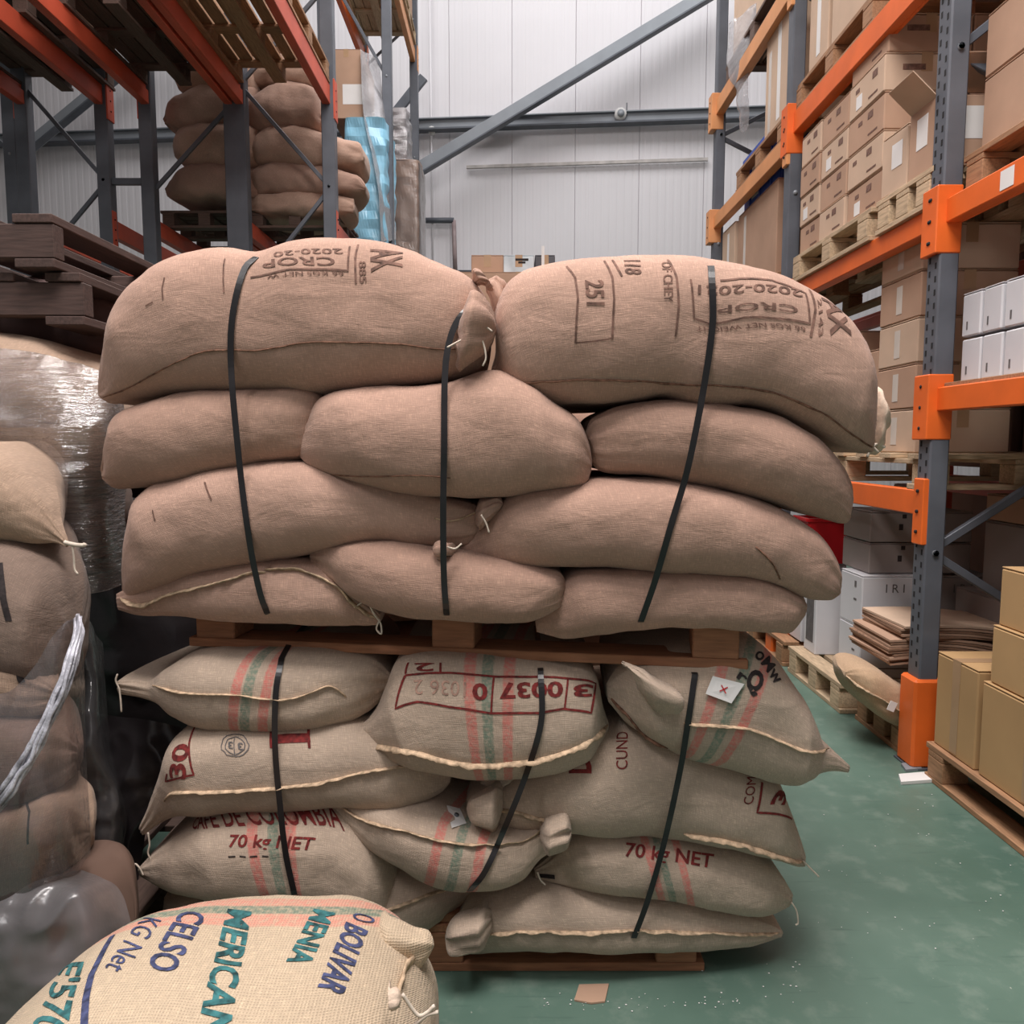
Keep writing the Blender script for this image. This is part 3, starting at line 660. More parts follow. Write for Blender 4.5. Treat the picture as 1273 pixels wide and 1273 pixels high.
draw(u2, [(752, 324), (762, 345), (764, 370), (762, 420)], .004, pr); draw(u2, [(716, 426), (740, 424), (762, 420)], .003, pr)
draw(u2, [(762, 323), (770, 335), (774, 343)], .004, pr)
write(u2, '118', (776, 324), (778, 340), (797, 324), pr, .015)
write(u2, 'OF CHEY', (822, 326), (826, 376), (834, 326), pr, .01)
draw(u2, [(830, 323), (842, 345), (844, 380), (840, 418)], .004, pr)
draw(u6, [(255, 598), (263, 620)], .004, pr); draw(u6, [(190, 634), (194, 646)], .003, pr)
rr = M_PRINT_R
write(l2, '3', (737, 852), (713, 852), (737, 866), rr, .03); write(l2, '0037', (700, 848), (619, 850), (700, 866), rr, .03); write(l2, '0', (607, 850), (588, 850), (607, 870), rr, .03)
write(l2, '1036 2', (580, 848), (515, 845), (580, 866), plain('faded_red_print', (176, 140, 124), .9, 0, .2, 60), .0)
draw(l2, [(504, 840), (560, 836), (620, 841), (690, 842), (740, 850), (735, 886), (700, 881), (670, 886), (612, 886), (560, 878), (520, 872), (491, 882), (504, 840)], .005, rr)
draw(l2, [(614, 842), (612, 886)], .004, rr); draw(l2, [(706, 844), (702, 880)], .004, rr); draw(l2, [(504, 838), (508, 824)], .004, rr); draw(l2, [(548, 836), (548, 824)], .004, rr)
write(l2, '2', (540, 825), (516, 825), (540, 834), rr, .02)
write(l3, 'oMw', (938, 815), (965, 852), (948, 806), M_PRINT_K, .02); write(l3, 'Q', (925, 852), (944, 862), (935, 830), M_PRINT_K, .05); write(l3, 'r', (915, 842), (925, 850), (922, 832), M_PRINT_K, .03)
write(l4, '30', (231, 968), (238, 925), (212, 968), rr, .03); draw(l4, [(208, 962), (206, 972), (242, 962), (246, 900)], .005, rr)
# round emblem: two rings with small letters
cpx = [(293+17*math.cos(t), 926+14*math.sin(t)) for t in [k*math.pi/10 for k in range(21)]]; draw(l4, cpx, .0022, M_PRINT_G, 'printed_emblem')
cpx = [(293+12*math.cos(t), 926+10*math.sin(t)) for t in [k*math.pi/8 for k in range(17)]]; draw(l4, cpx, .0022, M_PRINT_G, 'printed_emblem')
write(l4, '3 3', (303, 922), (284, 922), (303, 931), M_PRINT_G, .02); draw(l4, [(293, 917), (293, 936)], .002, M_PRINT_G)
draw(l4, [(338, 918), (386, 917)], .022, rr); draw(l4, [(338, 908), (338, 929)], .006, rr); draw(l4, [(384, 906), (385, 929)], .006, rr)
write(l5, 'D', (734, 962), (734, 942), (708, 962), rr, .04); write(l5, 'CUND', (780, 956), (781, 910), (766, 956), rr, .0)
write(l5, 'COM', (937, 999), (940, 966), (924, 999), rr, .0); write(l5, '3', (975, 1000), (978, 984), (957, 1000), rr, .04)
draw(l5, [(948, 972), (942, 1010), (984, 1018)], .005, rr); draw(l5, [(958, 968), (975, 972)], .004, rr)
write(l6, 'CAFE DE COLOMBIA', (239, 1031), (430, 1033), (243, 1018), rr, .01); write(l6, '70 kg NET', (285, 1052), (389, 1056), (287, 1037), rr, .02)
for k in range(4): draw(l6, [(284+k*14, 1064), (293+k*14, 1064)], .003, M_PRINT_K)
write(l8, '70 kg NET', (777, 1064), (885, 1078), (779, 1047), rr, .02); draw(l8, [(670, 1088), (690, 1090)], .01, M_PRINT_K)
draw(l9, [(242, 1112), (278, 1114), (276, 1105)], .004, rr)
def sack_tag(s, q, mark):
    a = [hit(s, *p)[0]+Vector((0, -.008, .002)) for p in q]; n = (a[1]-a[0]).cross(a[3]-a[0]).normalized()
    if n.y > 0: n = -n
    v = [p-s.org for p in a]+[p-n*.001-s.org for p in a]
    t = mesh_from('paper_tag', v, [(0, 1, 2, 3), (7, 6, 5, 4), (0, 4, 5, 1), (1, 5, 6, 2), (2, 6, 7, 3), (3, 7, 4, 0)], M_PAPER, s.o, False)
    c = sum(a, Vector())/4+n*.002
    if mark:
        e1, e2 = (a[1]-a[0]).normalized(), (a[3]-a[0]).normalized(); w = .01
        for sg in (1, -1):
            d = (e1+e2*sg).normalized()*w; g = (e1-e2*sg).normalized()*.0012
            mesh_from('printed_mark', [c-d-g-s.org, c+d-g-s.org, c+d+g-s.org, c-d+g-s.org], [(0, 1, 2, 3)], M_RED, t, False)
    else: tube('eyelet', [c-s.org, c+n*.003-s.org], .006, M_STEEL, t, 10)
sack_tag(l3, [(885, 840), (924, 850), (908, 874), (876, 862)], True)
sack_tag(l7, [(556, 1000), (572, 1004), (580, 1022), (562, 1028)], False)
LOADS = (SACKS[:10], SACKS[10:20])
# ------------------------------------------------------------------ straps
def strap(path, load, label, over, w=.013, group='black straps round the pallet loads'):
    pp = catmull(path, 60); pts = []
    for p in pp:
        d = ray(*p); dn = d.normalized(); best = None
        for s in load:
            loc, n, i, dist = s.bvh.ray_cast(CAM, dn)
            if loc is not None and (best is None or dist < best[1]): best = (loc, dist)
        pts.append((p, d, best[0].y if best else None))
    known = [q[2] for q in pts if q[2] is not None]
    L = []
    for i, (p, d, y) in enumerate(pts):
        if y is None: y = 9
        L.append((CAM.z+d.z*(min(y, 1.7)/d.y), y, d))
    n = len(L); Yh = [l[1] for l in L]; out = []
    for i in range(n):       # taut: lower hull of the depth profile
        best = Yh[i]
        for a in range(max(0, i-16), i+1):
            for b in range(i, min(n, i+17)):
                if a == b: continue
                y = Yh[a]+(Yh[b]-Yh[a])*(i-a)/(b-a); best = min(best, y)
        out.append(best-.004)
    for _ in range(2): out = [out[0]]+[(out[i-1]+2*out[i]+out[i+1])/4-.0006 for i in range(1, n-1)]+[out[-1]]
    P = [CAM+L[i][2]*(out[i]/L[i][2].y) for i in range(n)]
    sx = Vector((1, 0, 0))
    if over:
        a = P[0]; pre = [a+Vector((.0, .72, -.5)), a+Vector((0, .72, -.1)), a+Vector((0, .55, .04)), a+Vector((0, .3, .045)), a+Vector((0, .12, .03)), a+Vector((0, .04, .014))]; P = pre+P
    else:
        a = P[0]; P = [a+Vector((0, .3, .03)), a+Vector((0, .08, .02))]+P
    z = P[-1]; P += [z+Vector((0, .02, -.012)), z+Vector((0, .2, -.02))]
    vs, fs = [], []
    for i, p in enumerate(P):
        d = (P[min(i+1, len(P)-1)]-P[max(i-1, 0)]).normalized(); u = (sx-d*sx.dot(d)).normalized(); nn = d.cross(u).normalized()
        tw = .35*noise.noise(p*2.5); u2_ = u*math.cos(tw)+nn*math.sin(tw); nn = d.cross(u2_)
        for a_, b_ in ((-1, -1), (1, -1), (1, 1), (-1, 1)): vs.append(p+u2_*a_*w/2+nn*b_*.0008)
        if i:
            for k in range(4): fs.append(((i-1)*4+k, (i-1)*4+(k+1) % 4, i*4+(k+1) % 4, i*4+k))
    fs += [(3, 2, 1, 0), tuple(range(len(vs)-4, len(vs)))]
    o = mesh_from('strap', vs, fs, M_STRAP, None, False); return tag(o, label, 'strap', group)
strap([(318, 320), (305, 332), (293, 370), (287, 415), (288, 470), (296, 560), (304, 630), (313, 690), (324, 740), (332, 762)], LOADS[0], 'black plastic strap over the left end of the upper brown sacks', True)
strap([(608, 365), (590, 376), (568, 400), (557, 432), (553, 470), (552, 560), (551, 640), (552, 720), (555, 763)], LOADS[0], 'black plastic strap down the middle of the upper brown sacks', True)
strap([(884, 331), (886, 370), (886, 400), (880, 450), (868, 520), (853, 590), (835, 650), (815, 720), (797, 772)], LOADS[0], 'black plastic strap slanting over the right end of the upper brown sacks', True)
strap([(350, 818), (343, 860), (342, 930), (348, 1000), (355, 1060), (366, 1112)], LOADS[1], 'black strap down the left side of the lower printed sacks', False)
strap([(672, 834), (673, 895), (655, 960), (625, 1035), (602, 1085), (584, 1108)], LOADS[1], 'black strap slanting down the middle of the lower printed sacks', False)
strap([(864, 838), (855, 900), (845, 960), (825, 1050), (805, 1120), (788, 1166)], LOADS[1], 'black strap slanting down the right side of the lower printed sacks', False)
# ------------------------------------------------------------------ foreground sack (lies end to end across the corner)
def top_sack(ctrl, z_up, n, mat_fn, label, seed, group=None, name='coffee_sack', **kw):
    """ctrl: (x, y, z centre, half width in y, half height)"""
    R = catmull(ctrl, n); rings = []
    for (x, y, z, w, h) in R: rings.append((Vector((x, y, z)), Vector((0, 0, h)), Vector((0, -w, 0)), Vector((0, w, 0))))
    return build_sack(name, rings, mat_fn, label, 'sack', group, seed=seed, **kw)
P4, P5 = (240, 92, 80), (112, 134, 110)
def fore(s):
    st = []
    PK = (212, 146, 128)
    for (p, w, c) in (((360, 1122), .03, PK), ((360, 1131), .024, GRN), ((360, 1144), .03, PK)):
        a = Vector(ab(s, *p)); st.append((a[1], w, c, 0))
    return burlap('jute_foreground', (205, 184, 158), st, 1, .0046, .8)
fs_ = top_sack([(-.86, 1.03, .25, .03, .03), (-.83, 1.04, .265, .12, .08), (-.75, 1.05, .30, .20, .13), (-.63, 1.06, .338, .24, .172), (-.5, 1.07, .346, .255, .186), (-.37, 1.08, .342, .27, .188), (-.27, 1.09, .335, .265, .183), (-.20, 1.10, .325, .235, .160), (-.155, 1.11, .315, .195, .125), (-.132, 1.12, .31, .15, .085), (-.125, 1.13, .31, .09, .04)], 0, 90, fore,
               'large pale foreground sack with blue BOLIVAR lettering and pink and green stripes', 50, M=84, sq=.75, bk=.75)
write(fs_, 'BOLIVAR', (431, 1147), (393, 1229), (457, 1158), M_PRINT_B, .03)
write(fs_, 'O', (441, 1134), (436, 1143), (468, 1142), M_PRINT_B, .0)
write(fs_, 'MENIA', (390, 1131), (355, 1197), (416, 1136), M_PRINT_T, .03)
write(fs_, 'MERICAN', (283, 1131), (246, 1290), (311, 1135), M_PRINT_T, .03)
write(fs_, 'CELSO', (226, 1134), (181, 1203), (256, 1138), M_PRINT_B, .02)
write(fs_, 'KG Net', (178, 1142), (130, 1204), (200, 1146), M_PRINT_B, .0)
write(fs_, "E'570", (76, 1196), (38, 1284), (102, 1199), M_PRINT_T, .02)
draw(fs_, [(140, 1164), (126, 1186), (114, 1212), (106, 1242), (104, 1282)], .010, M_PRINT_B)
seam(fs_, [(538, 1170), (530, 1186), (512, 1196), (500, 1215), (494, 1236)], .012, .008, M_JUTE_EDGE, .006)
ear(fs_, [(455, 1150, 460, 1215), (490, 1150, 485, 1215), (512, 1157, 508, 1210), (530, 1161, 525, 1200), (541, 1166, 538, 1186)], 1.19, fs_.body.data.materials[0], 60, 'corner_ear', .7, .25)
ear(fs_, [(478, 1238, 482, 1254), (490, 1233, 493, 1250), (498, 1236, 499, 1247)], 1.0, plain('pale_hem_cloth', (212, 190, 170)), 61, 'knotted_corner', 2.)
twine(fs_, [(500, 1236), (520, 1262), (532, 1258), (540, 1250)], 1.02, .003); twine(fs_, [(515, 1275), (530, 1262), (545, 1258)], 1.02, .003)
# the low load under it (only its edge can be seen)
pallet((-.45, 1.08, 0), 0, .95, .62, 'small wooden pallet under the foreground sack', M_WOOD)
0 and top_sack([(-.74, 1.1, .20, .05, .02), (-.66, 1.1, .20, .22, .055), (-.4, 1.1, .20, .25, .062), (-.2, 1.1, .2, .22, .055), (-.135, 1.12, .2, .06, .02)], 0, 40, plainlo, 'pale sack lying flat underneath the large foreground sack', 51, M=44)
# ------------------------------------------------------------------ racks
def upright_frame(xf, xr, y, h, label, guard=False, nodes=(), slots=False, w=.09, d=.075, mat=None):
    mat = mat or M_STEEL; o = thing('rack_frame', (xf, y, 0), label, 'rack frame')
    sg = 1 if xr > xf else -1
    for k, x in enumerate((0, xr-xf)):
        up = bx('upright', o, (x, 0, h/2), (d, w, h), mat, .006)
        bx('foot_plate', o, (x, 0, .004), (.13, .14, .008), mat, .001)
        if k == 0 and slots:   # perforated face towards the aisle and towards the bay
            bm = bmesh.new(); z = .42
            while z < h-.05:
                for yy in (-.020, .022):
                    g = bmesh.ops.create_cube(bm, size=1, matrix=Matrix.Translation((-sg*d/2, yy, z+(.025 if yy > 0 else 0))) @ Matrix.Diagonal((.002, .011, .022, 1)))
                z += .05
            me = bpy.data.meshes.new('slots'); bm.to_mesh(me); bm.free(); c = link('slots', me, M_DARK, o); c['kind'] = 'stuff'
    if guard: bx('foot_guard', o, (0, 0, .185), (.12, .12, .36), M_ORANGE, .01)
    for (za, zb) in nodes:
        a, b = Vector((.0, .0, za)), Vector((xr-xf, 0, zb)); v = b-a
        br = bx('brace', o, (a+b)/2, (v.length, .025, .032), mat, .003); br.rotation_euler = (0, -math.atan2(v.z, v.x), 0)
        tube('bolt', [a+Vector((0, -.055, 0)), a+Vector((0, .0, 0))], .012, M_STEEL_L, o, 8)
    return o
def beam(x, y0, y1, z0, z1, label, mat=None, side=-1, group=None, ends=(1, 1), sticker=None):
    """horizontal beam along y; side = -1 when its shown face looks towards -x"""
    mat = mat or M_ORANGE; o = thing('rack_beam', (x, y0, z0), label, 'beam', group); L = y1-y0; h = z1-z0
    bx('rail', o, (0, L/2, h/2), (.045, L-.05, h), mat, .004)
    bx('step', o, (-side*.03, L/2, h*.36), (.02, L-.05, h*.7), mat, .003)
    for k, yy in enumerate((.045, L-.045)):
        if ends[k]:
            c = bx('connector', o, (side*.01, yy+(-.05 if k == 0 else .05), h/2-.03), (.098, .108, h+.16) if k else (.09, .075, h+.16), mat, .004)
            for q in range(3): tube('rivet', [Vector((side*.044, 0, -.08+q*.08)), Vector((side*.052, 0, -.08+q*.08))], .007, M_DARK, c, 6)
    if sticker:
        bx('paper_sticker', o, (side*.0235, sticker, h/2), (.001, .07, h*.7), M_PAPER, 0)
    return o
RX = 1.65; RXR = 2.6
upright_frame(RX, RXR, 3.0, 5.2, 'nearest grey right-hand rack upright with an orange foot guard on the green floor', True, ((.87, 1.5), (.87, .28), (2.75, 2.3), (2.75, 3.5)), True)
upright_frame(RX, RXR, 4.65, 5.2, 'second grey right-hand rack upright, beside the blue crates', True, ((.87, 1.5), (2.75, 2.1), (3.9, 3.3)))
upright_frame(RX+.02, RXR, 6.4, 5.2, 'farthest right-hand rack upright standing against the white wall', True, ((2.9, 3.3), (3.75, 3.3), (3.75, 4.2)))
upright_frame(RX, RXR, 1.3, 5.2, 'right-hand rack upright beside the tall ochre cartons', True, ((.87, 1.5),))
beam(RX, 3.0, 4.65, 2.12, 2.21, 'orange beam under the stepped carton stack on the right rack')
beam(RX, 1.3, 3.0, 2.12, 2.21, 'orange beam with a white sticker at the upper right edge', sticker=1.3)
beam(RX, 1.3, 3.0, 1.42, 1.51, 'orange beam carrying the small white bottle cartons')
beam(RX, 3.0, 4.65, 1.01, 1.11, 'short orange beam just right of the brown sack load')
beam(RX, 3.0, 4.65, 3.08, 3.2, 'orange beam high on the right rack under the plain brown boxes')
beam(RX, 4.65, 6.4, 3.02, 3.12, 'pale orange beam running to the far right upright', M_ORANGE_PALE)
beam(RX, 4.65, 6.4, 3.9, 4.02, 'topmost pale orange beam on the far right rack bay', M_ORANGE_PALE)
beam(RX, 4.65, 6.4, 2.12, 2.21, 'orange beam under the tall box and blue crates', M_ORANGE)
for (y0, y1, z, t) in ((1.3, 3., 2.12, 'upper near'), (3., 4.65, 2.12, 'upper middle'), (1.3, 3., 1.42, 'middle near'), (3., 4.65, 1.01, 'low middle'), (3., 4.65, 3.08, 'high middle'), (4.65, 6.4, 3.02, 'high far'), (4.65, 6.4, 2.12, 'upper far')):
    beam(RXR, y0, y1, z, z+.1, 'orange rear beam at the back of the right rack, %s shelf' % t, M_ORANGE_OLD, 1)
# ---- cartons
def carton(x, y, z, w, d, h, mat, label, group=None, rz=0., seam_axis='y', tape=True, marks=(), cat='box', vtape=False, flaps=True):
    """x,y = centre of the base; marks = (face, u, v, su, sv, material) plates on the faces '-x' or '-y'"""
    o = thing('cardboard_box', (x, y, z), label, cat, group, rz)
    bx('body', o, (0, 0, h/2-.003), (w, d, h-.006), mat, .005)
    if flaps:
        if seam_axis == 'y':
            for sg in (-1, 1): bx('flap', o, (sg*(w/4+.001), 0, h-.002), (w/2-.004, d-.002, .004), mat, .001)
            if tape: bx('tape', o, (0, 0, h+.0005), (.05, d+.001, .0008), M_TAPE, 0); bx('tape', o, (0, -d/2-.0006, h-.04), (.05, .0008, .08), M_TAPE, 0)
        else:
            for sg in (-1, 1): bx('flap', o, (0, sg*(d/4+.001), h-.002), (w-.002, d/2-.004, .004), mat, .001)
            if tape: bx('tape', o, (0, 0, h+.0005), (w+.001, .05, .0008), M_TAPE, 0); bx('tape', o, (-w/2-.0006, 0, h-.04), (.0008, .05, .08), M_TAPE, 0)
    if vtape: bx('tape', o, (-w/2-.0006, 0, h/2), (.0008, .045, h-.01), M_TAPE, 0)
    for (f, u, v, su, sv, m) in marks:
        nm = 'shipping_label' if m in (M_PAPER, M_WHITEBOX) else ('hand_hole' if m is M_DARK else ('tape' if m in (M_TAPE, M_TAPE_W) else 'printed_mark'))
        if f == '-x': bx(nm, o, (-w/2-.0008, (u-.5)*d, v*h), (.001, su, sv), m, 0)
        else: bx(nm, o, ((u-.5)*w, -d/2-.0008, v*h), (su, .001, sv), m, 0)
    return o
PK = M_PRINT
pallet((2.03, 4.03, 2.21), math.pi/2, .96, .84, 'pale wooden pallet under the stepped carton stack on the right rack', M_WOOD_P)
pallet((2.03, 3.26, 2.21), math.pi/2, .46, .84, 'narrow pale pallet under two labelled cartons, right rack', M_WOOD_P)
g = 'brown cartons stacked in steps on the right rack'
rows = ['bottom', 'second', 'third', 'fourth', 'top']; cols = [('near', 3.7, .36, 5), ('middle', 4.05, .32, 4), ('far', 4.36, .28, 4)]
h = .163
for ci, (cn, cy, cd, nr) in enumerate(cols):
    for k in range(nr):
        for i, (cx, dn) in enumerate(((1.83, 'aisle side'), (2.21, 'inner side'))):
            if ci and i: continue
            mk = [('-x', random.uniform(.25, .4), .72, .05, .03, PK), ('-x', random.uniform(.6, .8), .7, .04, .018, PK), ('-x', .3, .2, .09, .008, PK), ('-y', .35, .62, .10, .025, PK)]
            if (ci+k) % 3 == 0: mk.append(('-x', .7, .35, .06, .06, M_PAPER))
            carton(cx+random.uniform(-.006, .006), cy, 2.356+k*h, .37, cd-.006, h-.002, (M_CARD, M_CARD2)[(k+ci) % 2], 'brown carton, %s layer of the stepped right stack, %s column, %s' % (rows[k], cn, dn), g, random.uniform(-.012, .012), 'y', True, mk)
carton(1.83, 3.37, 2.356, .42, .20, .25, M_CARD2, 'taped brown carton with a white label at the pallet edge, left of the open carton', None, .05, marks=(('-x', .4, .6, .08, .10, M_PAPER), ('-y', .5, .5, .06, .25, M_TAPE), ('-y', .15, .6, .05, .12, M_PAPER)))
oc = carton(1.86, 3.14, 2.356, .48, .20, .27, M_CARD, 'brown carton with its flaps standing open beside the near right upright', None, 0, flaps=False, marks=(('-x', .5, .6, .08, .12, M_PAPER), ('-y', .3, .6, .1, .12, M_PAPER)))
bx('open_flap', oc, (-.28, 0, .30), (.15, .19, .004), M_CARD2, .001, (0, .75, 0)); bx('open_flap', oc, (0, -.13, .33), (.46, .004, .14), M_CARD, .001, (.75, 0, 0)); bx('open_flap', oc, (.2, 0, .33), (.004, .19, .14), M_CARD, .001, (0, .4, 0))
# near bay above the sticker beam
pallet((2.1, 2.4, 2.21), math.pi/2, 1.1, .84, 'wooden pallet at the upper right edge behind the stickered beam', M_WOOD)
M_GREENP = plain('green_print', (74, 120, 92), .8)
for i, (yy, zz, hh, t) in enumerate(((2.72, 2.356, .26, 'lower brown carton with green print'), (2.30, 2.356, .26, 'lower brown carton nearer the camera'), (2.72, 2.62, .22, 'upper brown carton')), 0):
    c = carton(2.0, yy, zz, .55, .40, hh, M_CARD, t+' at the upper right edge behind the grey upright', 'cartons at the upper right edge', 0, marks=(('-y', .3, .7, .10, .02, PK),) if i else ())
    if i == 0:
        bm = text_mesh2d('cultivar', .0)
        bmesh.ops.scale(bm, vec=(.075, .075, .075), verts=bm.verts); me = bpy.data.meshes.new('printed_lettering'); bm.to_mesh(me); bm.free()
        t_ = link('printed_lettering', me, M_GREENP, c, (-.2, -.2025, .17), (math.pi/2, 0, 0))
        tube('printed_leaf', [Vector((-.24, -.2005, .19)), Vector((-.24, -.203, .19))], .02, M_GREENP, c, 10)
# white bottle cartons on the middle beam
bx_sh = thing('shelf_board', (2.1, 2.15, 1.51), 'flat shelf board under the white bottle cartons', 'shelf'); bx('panel', bx_sh, (0, 0, .008), (.9, 1.6, .016), M_WOOD)
k = 0
for r_ in range(2):
    for j in range(4):
        for i in range(3):
            if r_ == 1 and (i + j) % 4 == 3: continue
            pos = ['nearest the upright', 'second from the upright', 'third from the upright', 'fourth from the upright'][j]
            dp = ['on the front edge', 'in the second file', 'in the back file'][i]
            carton(1.74+i*.105, 2.86-j*.125+r_*.008, 1.527+r_*.165, .098, .112, .16, M_WHITEBOX, 'small white bottle carton, %s row, %s, %s' % (('lower', 'upper')[r_], pos, dp), 'small white bottle cartons on the middle right beam', random.uniform(-.04, .04), 'y', False, (('-x', .7, .25, .008, .03, M_PRINT_G),) if not i else (), flaps=r_ == 1)
# plank shelf on low beam with pallet and brown boxes
pallet((2.06, 3.83, 1.11), 0, .86, 1.55, 'pale pallet on the short orange beam right of the sack load', M_WOOD_P)
names = ['lowest', 'second', 'third', 'fourth', 'topmost']
for k in range(5):
    carton(1.90, 3.42, 1.256+k*.19, .40, .36, .187, (M_CARD2, M_CARD)[k % 2], 'brown carton behind the near right upright, %s of the narrow column' % names[k], 'narrow column of brown cartons behind the upright', random.uniform(-.03, .03), marks=(('-y', .2, .5, .035, .15, M_PAPER), ('-x', .5, .5, .05, .12, M_TAPE_W)))
carton(1.96, 3.80, 1.256, .50, .34, .48, M_CARD, 'tall brown carton on the short orange beam, behind the carton column', None, .02)
carton(2.12, 4.25, 1.256, .62, .46, .62, M_CARD, 'large brown carton deep on the low right shelf beside the brown sacks', None, .0)
carton(2.2, 3.85, 1.256+.49, .5, .4, .3, M_CARD, 'brown carton resting on the tall carton in the dark of the right shelf', None, .08)
# second bay: blue crates and a tall box
pallet((2.05, 5.5, 2.21), math.pi/2, 1.3, .8, 'wooden pallet under the tall cardboard box and blue crates', M_WOOD)
carton(2.0, 5.45, 2.356, .62, .85, .62, M_CARD, 'tall plain cardboard box under the blue crates on the right rack', None, 0, marks=(('-x', .8, .6, .05, .4, M_TAPE_W),))
carton(1.9, 6.08, 2.356, .45, .34, .6, M_CARD2, 'narrow cardboard box with a pale strip beside the far right upright', None, 0, marks=(('-x', .5, .5, .05, .5, M_PAPER),))
carton(1.85, 4.82, 2.356, .3, .2, .28, M_CARD2, 'small white-sided box at the foot of the second right upright', None, 0, marks=(('-x', .5, .5, .17, .24, M_PAPER),))
def crate(x, y, z, w, d, h, label):
    o = thing('plastic_crate', (x, y, z), label, 'crate', 'blue plastic crates on the right rack')
    bx('crate_floor', o, (0, 0, .01), (w, d, .02), M_BLUE); 
    for nm, c, sz in (('side_panel', (-w/2, 0, h/2), (.02, d, h)), ('side_panel', (w/2, 0, h/2), (.02, d, h)), ('end_panel', (0, -d/2, h/2), (w, .02, h)), ('end_panel', (0, d/2, h/2), (w, .02, h))):
        bx(nm, o, c, sz, M_BLUE, .004)
    bx('rim', o, (-w/2-.01, 0, h-.015), (.03, d+.03, .03), M_BLUE, .004); bx('rim', o, (0, -d/2-.01, h-.015), (w+.03, .03, .03), M_BLUE, .004)
    for q in (-.3, 0, .3): bx('rib', o, (-w/2-.014, q*d, h/2), (.012, .015, h), M_BLUE, .002)
    bx('hand_hole', o, (-w/2-.012, 0, h*.72), (.004, d*.3, .03), M_DARK, 0); bx('shipping_label', o, (-w/2-.014, d*.15, h*.4), (.002, d*.2, h*.3), M_PAPER, 0)
crate(2.0, 5.45, 2.976, .55, .75, .20, 'lower blue plastic crate on the tall cardboard box'); crate(2.0, 5.45, 3.18, .55, .75, .18, 'upper blue plastic crate just beneath the pale orange beam')
carton(2.35, 4.9, 2.356, .3, .3, .5, M_WHITEBOX, 'pale box behind the second right upright', None)
# high goods
pallet((2.06, 4.15, 3.2), math.pi/2, 1.0, .84, 'wooden pallet high on the right rack under large plain boxes', M_WOOD)
carton(2.02, 3.98, 3.346, .72, .40, .62, M_CARD2, 'large plain cardboard box at the top of the picture on the high right pallet', None)
carton(1.98, 4.38, 3.346, .62, .26, .62, M_CARD2, 'cardboard box wrapped in film behind the large plain box', None, marks=(('-x', .5, .5, .05, .5, M_PAPER),))
pallet((2.06, 3.2, 3.2), math.pi/2, .6, .84, 'wooden pallet high on the right rack next to the near upright', M_WOOD_D)
carton(2.05, 3.3, 3.346, .55, .5, .5, M_RED, 'reddish wrapped box high behind the upper orange beam', None)
pallet((2.06, 5.3, 3.12), math.pi/2, 1.0, .84, 'wooden pallet on the pale orange beam of the far right bay', M_WOOD)
carton(1.98, 5.05, 3.266, .62, .42, .72, M_CARD2, 'film-wrapped carton with pale tape on the far right bay', None, marks=(('-x', .4, .5, .06, .6, M_PAPER), ('-x', .8, .4, .05, .5, M_TAPE_W)))
pallet((2.06, 5.5, 4.02), math.pi/2, 1.3, .84, 'topmost wooden pallet on the far right bay', M_WOOD_D)
def film_patch(name, grid, mat, label, nu=40, nv=40, amp=.02, fr=9, seed=0, cat='plastic film', parent=None, str_=(1, 1, 1)):
    """grid rows of (px,py,Y); crumpled sheet through them"""
    rows = [catmull(r, nu) for r in grid]; vs = []
    colsr = [catmull([rows[k][i] for k in range(len(rows))], nv) for i in range(nu)]
    o3 = Vector((seed*3.1, seed*7.7, 2))
    for i in range(nu):
        for j in range(nv):
            p = at(*colsr[i][j]); q = Vector((p.x*str_[0], p.y*str_[1], p.z*str_[2]))*fr+o3
            k = amp*(noise.noise(q*.6)+.9*(.35-abs(noise.noise(Vector((q.x*1.5, q.y, q.z*.7)))))+.12*noise.noise(q*3.5))
            vs.append(p+Vector((.25*k, -k, .35*k)))
    c = sum(vs, Vector())/len(vs)
    fs = [(i*nv+j, i*nv+j+1, (i+1)*nv+j+1, (i+1)*nv+j) for i in range(nu-1) for j in range(nv-1)]
    if parent: 
        return mesh_from(name, [v-parent.location for v in vs], fs, mat, parent)
    o = thing(name, c, label, cat); mesh_from('sheet', [v-c for v in vs], fs, mat, o); return o
film_patch('hanging_film', [[(905, 30, 5.9), (925, 15, 5.7), (945, 5, 5.5)], [(905, 75, 5.9), (918, 80, 5.75), (935, 60, 5.6)], [(915, 110, 5.85), (922, 115, 5.75), (934, 112, 5.65)], [(922, 155, 5.85), (927, 162, 5.8), (932, 155, 5.75)]], M_FILM_W, 'torn white stretch film hanging from the far right rack', 24, 40, .08, 6, 3)
carton(1.98, 5.75, 4.166, .6, .7, .5, M_CARD2, 'brown carton on the topmost far right shelf', None)
# floor level right
pallet((2.0, 3.92, 0), math.pi/2, .70, .85, 'weathered pallet on the green floor under the white wine cartons', M_WOOD_P)
pallet((2.0, 4.95, 0), math.pi/2, 1.2, .85, 'pallet farther along the right rack floor behind the white cartons', M_WOOD)
def wine(x, y, z, w, d, h, label, g=None, m=M_WHITEBOX):
    c = carton(x, y, z, w, d, h, m, label, g, 0, tape=False, marks=(('-x', .3, .8, .02, .03, M_PRINT_G), ('-x', .3, .5, .03, .01, M_PRINT_G), ('-y', .5, .2, .16, .005, M_PRINT_G)))
    bm = text_mesh2d('I R I', .0); bmesh.ops.scale(bm, vec=(.06, .06, .06), verts=bm.verts); me = bpy.data.meshes.new('printed_lettering'); bm.to_mesh(me); bm.free()
    link('printed_lettering', me, M_PRINT_G, c, (-.05, -d/2-.0015, h*.68), (math.pi/2, 0, 0)); return c
wine(1.86, 3.78, .145, .32, .24, .255, 'lower white carton with small grey lettering on the weathered pallet')
wine(1.86, 3.78, .40, .32, .24, .255, 'upper white carton with small grey lettering on the weathered pallet')
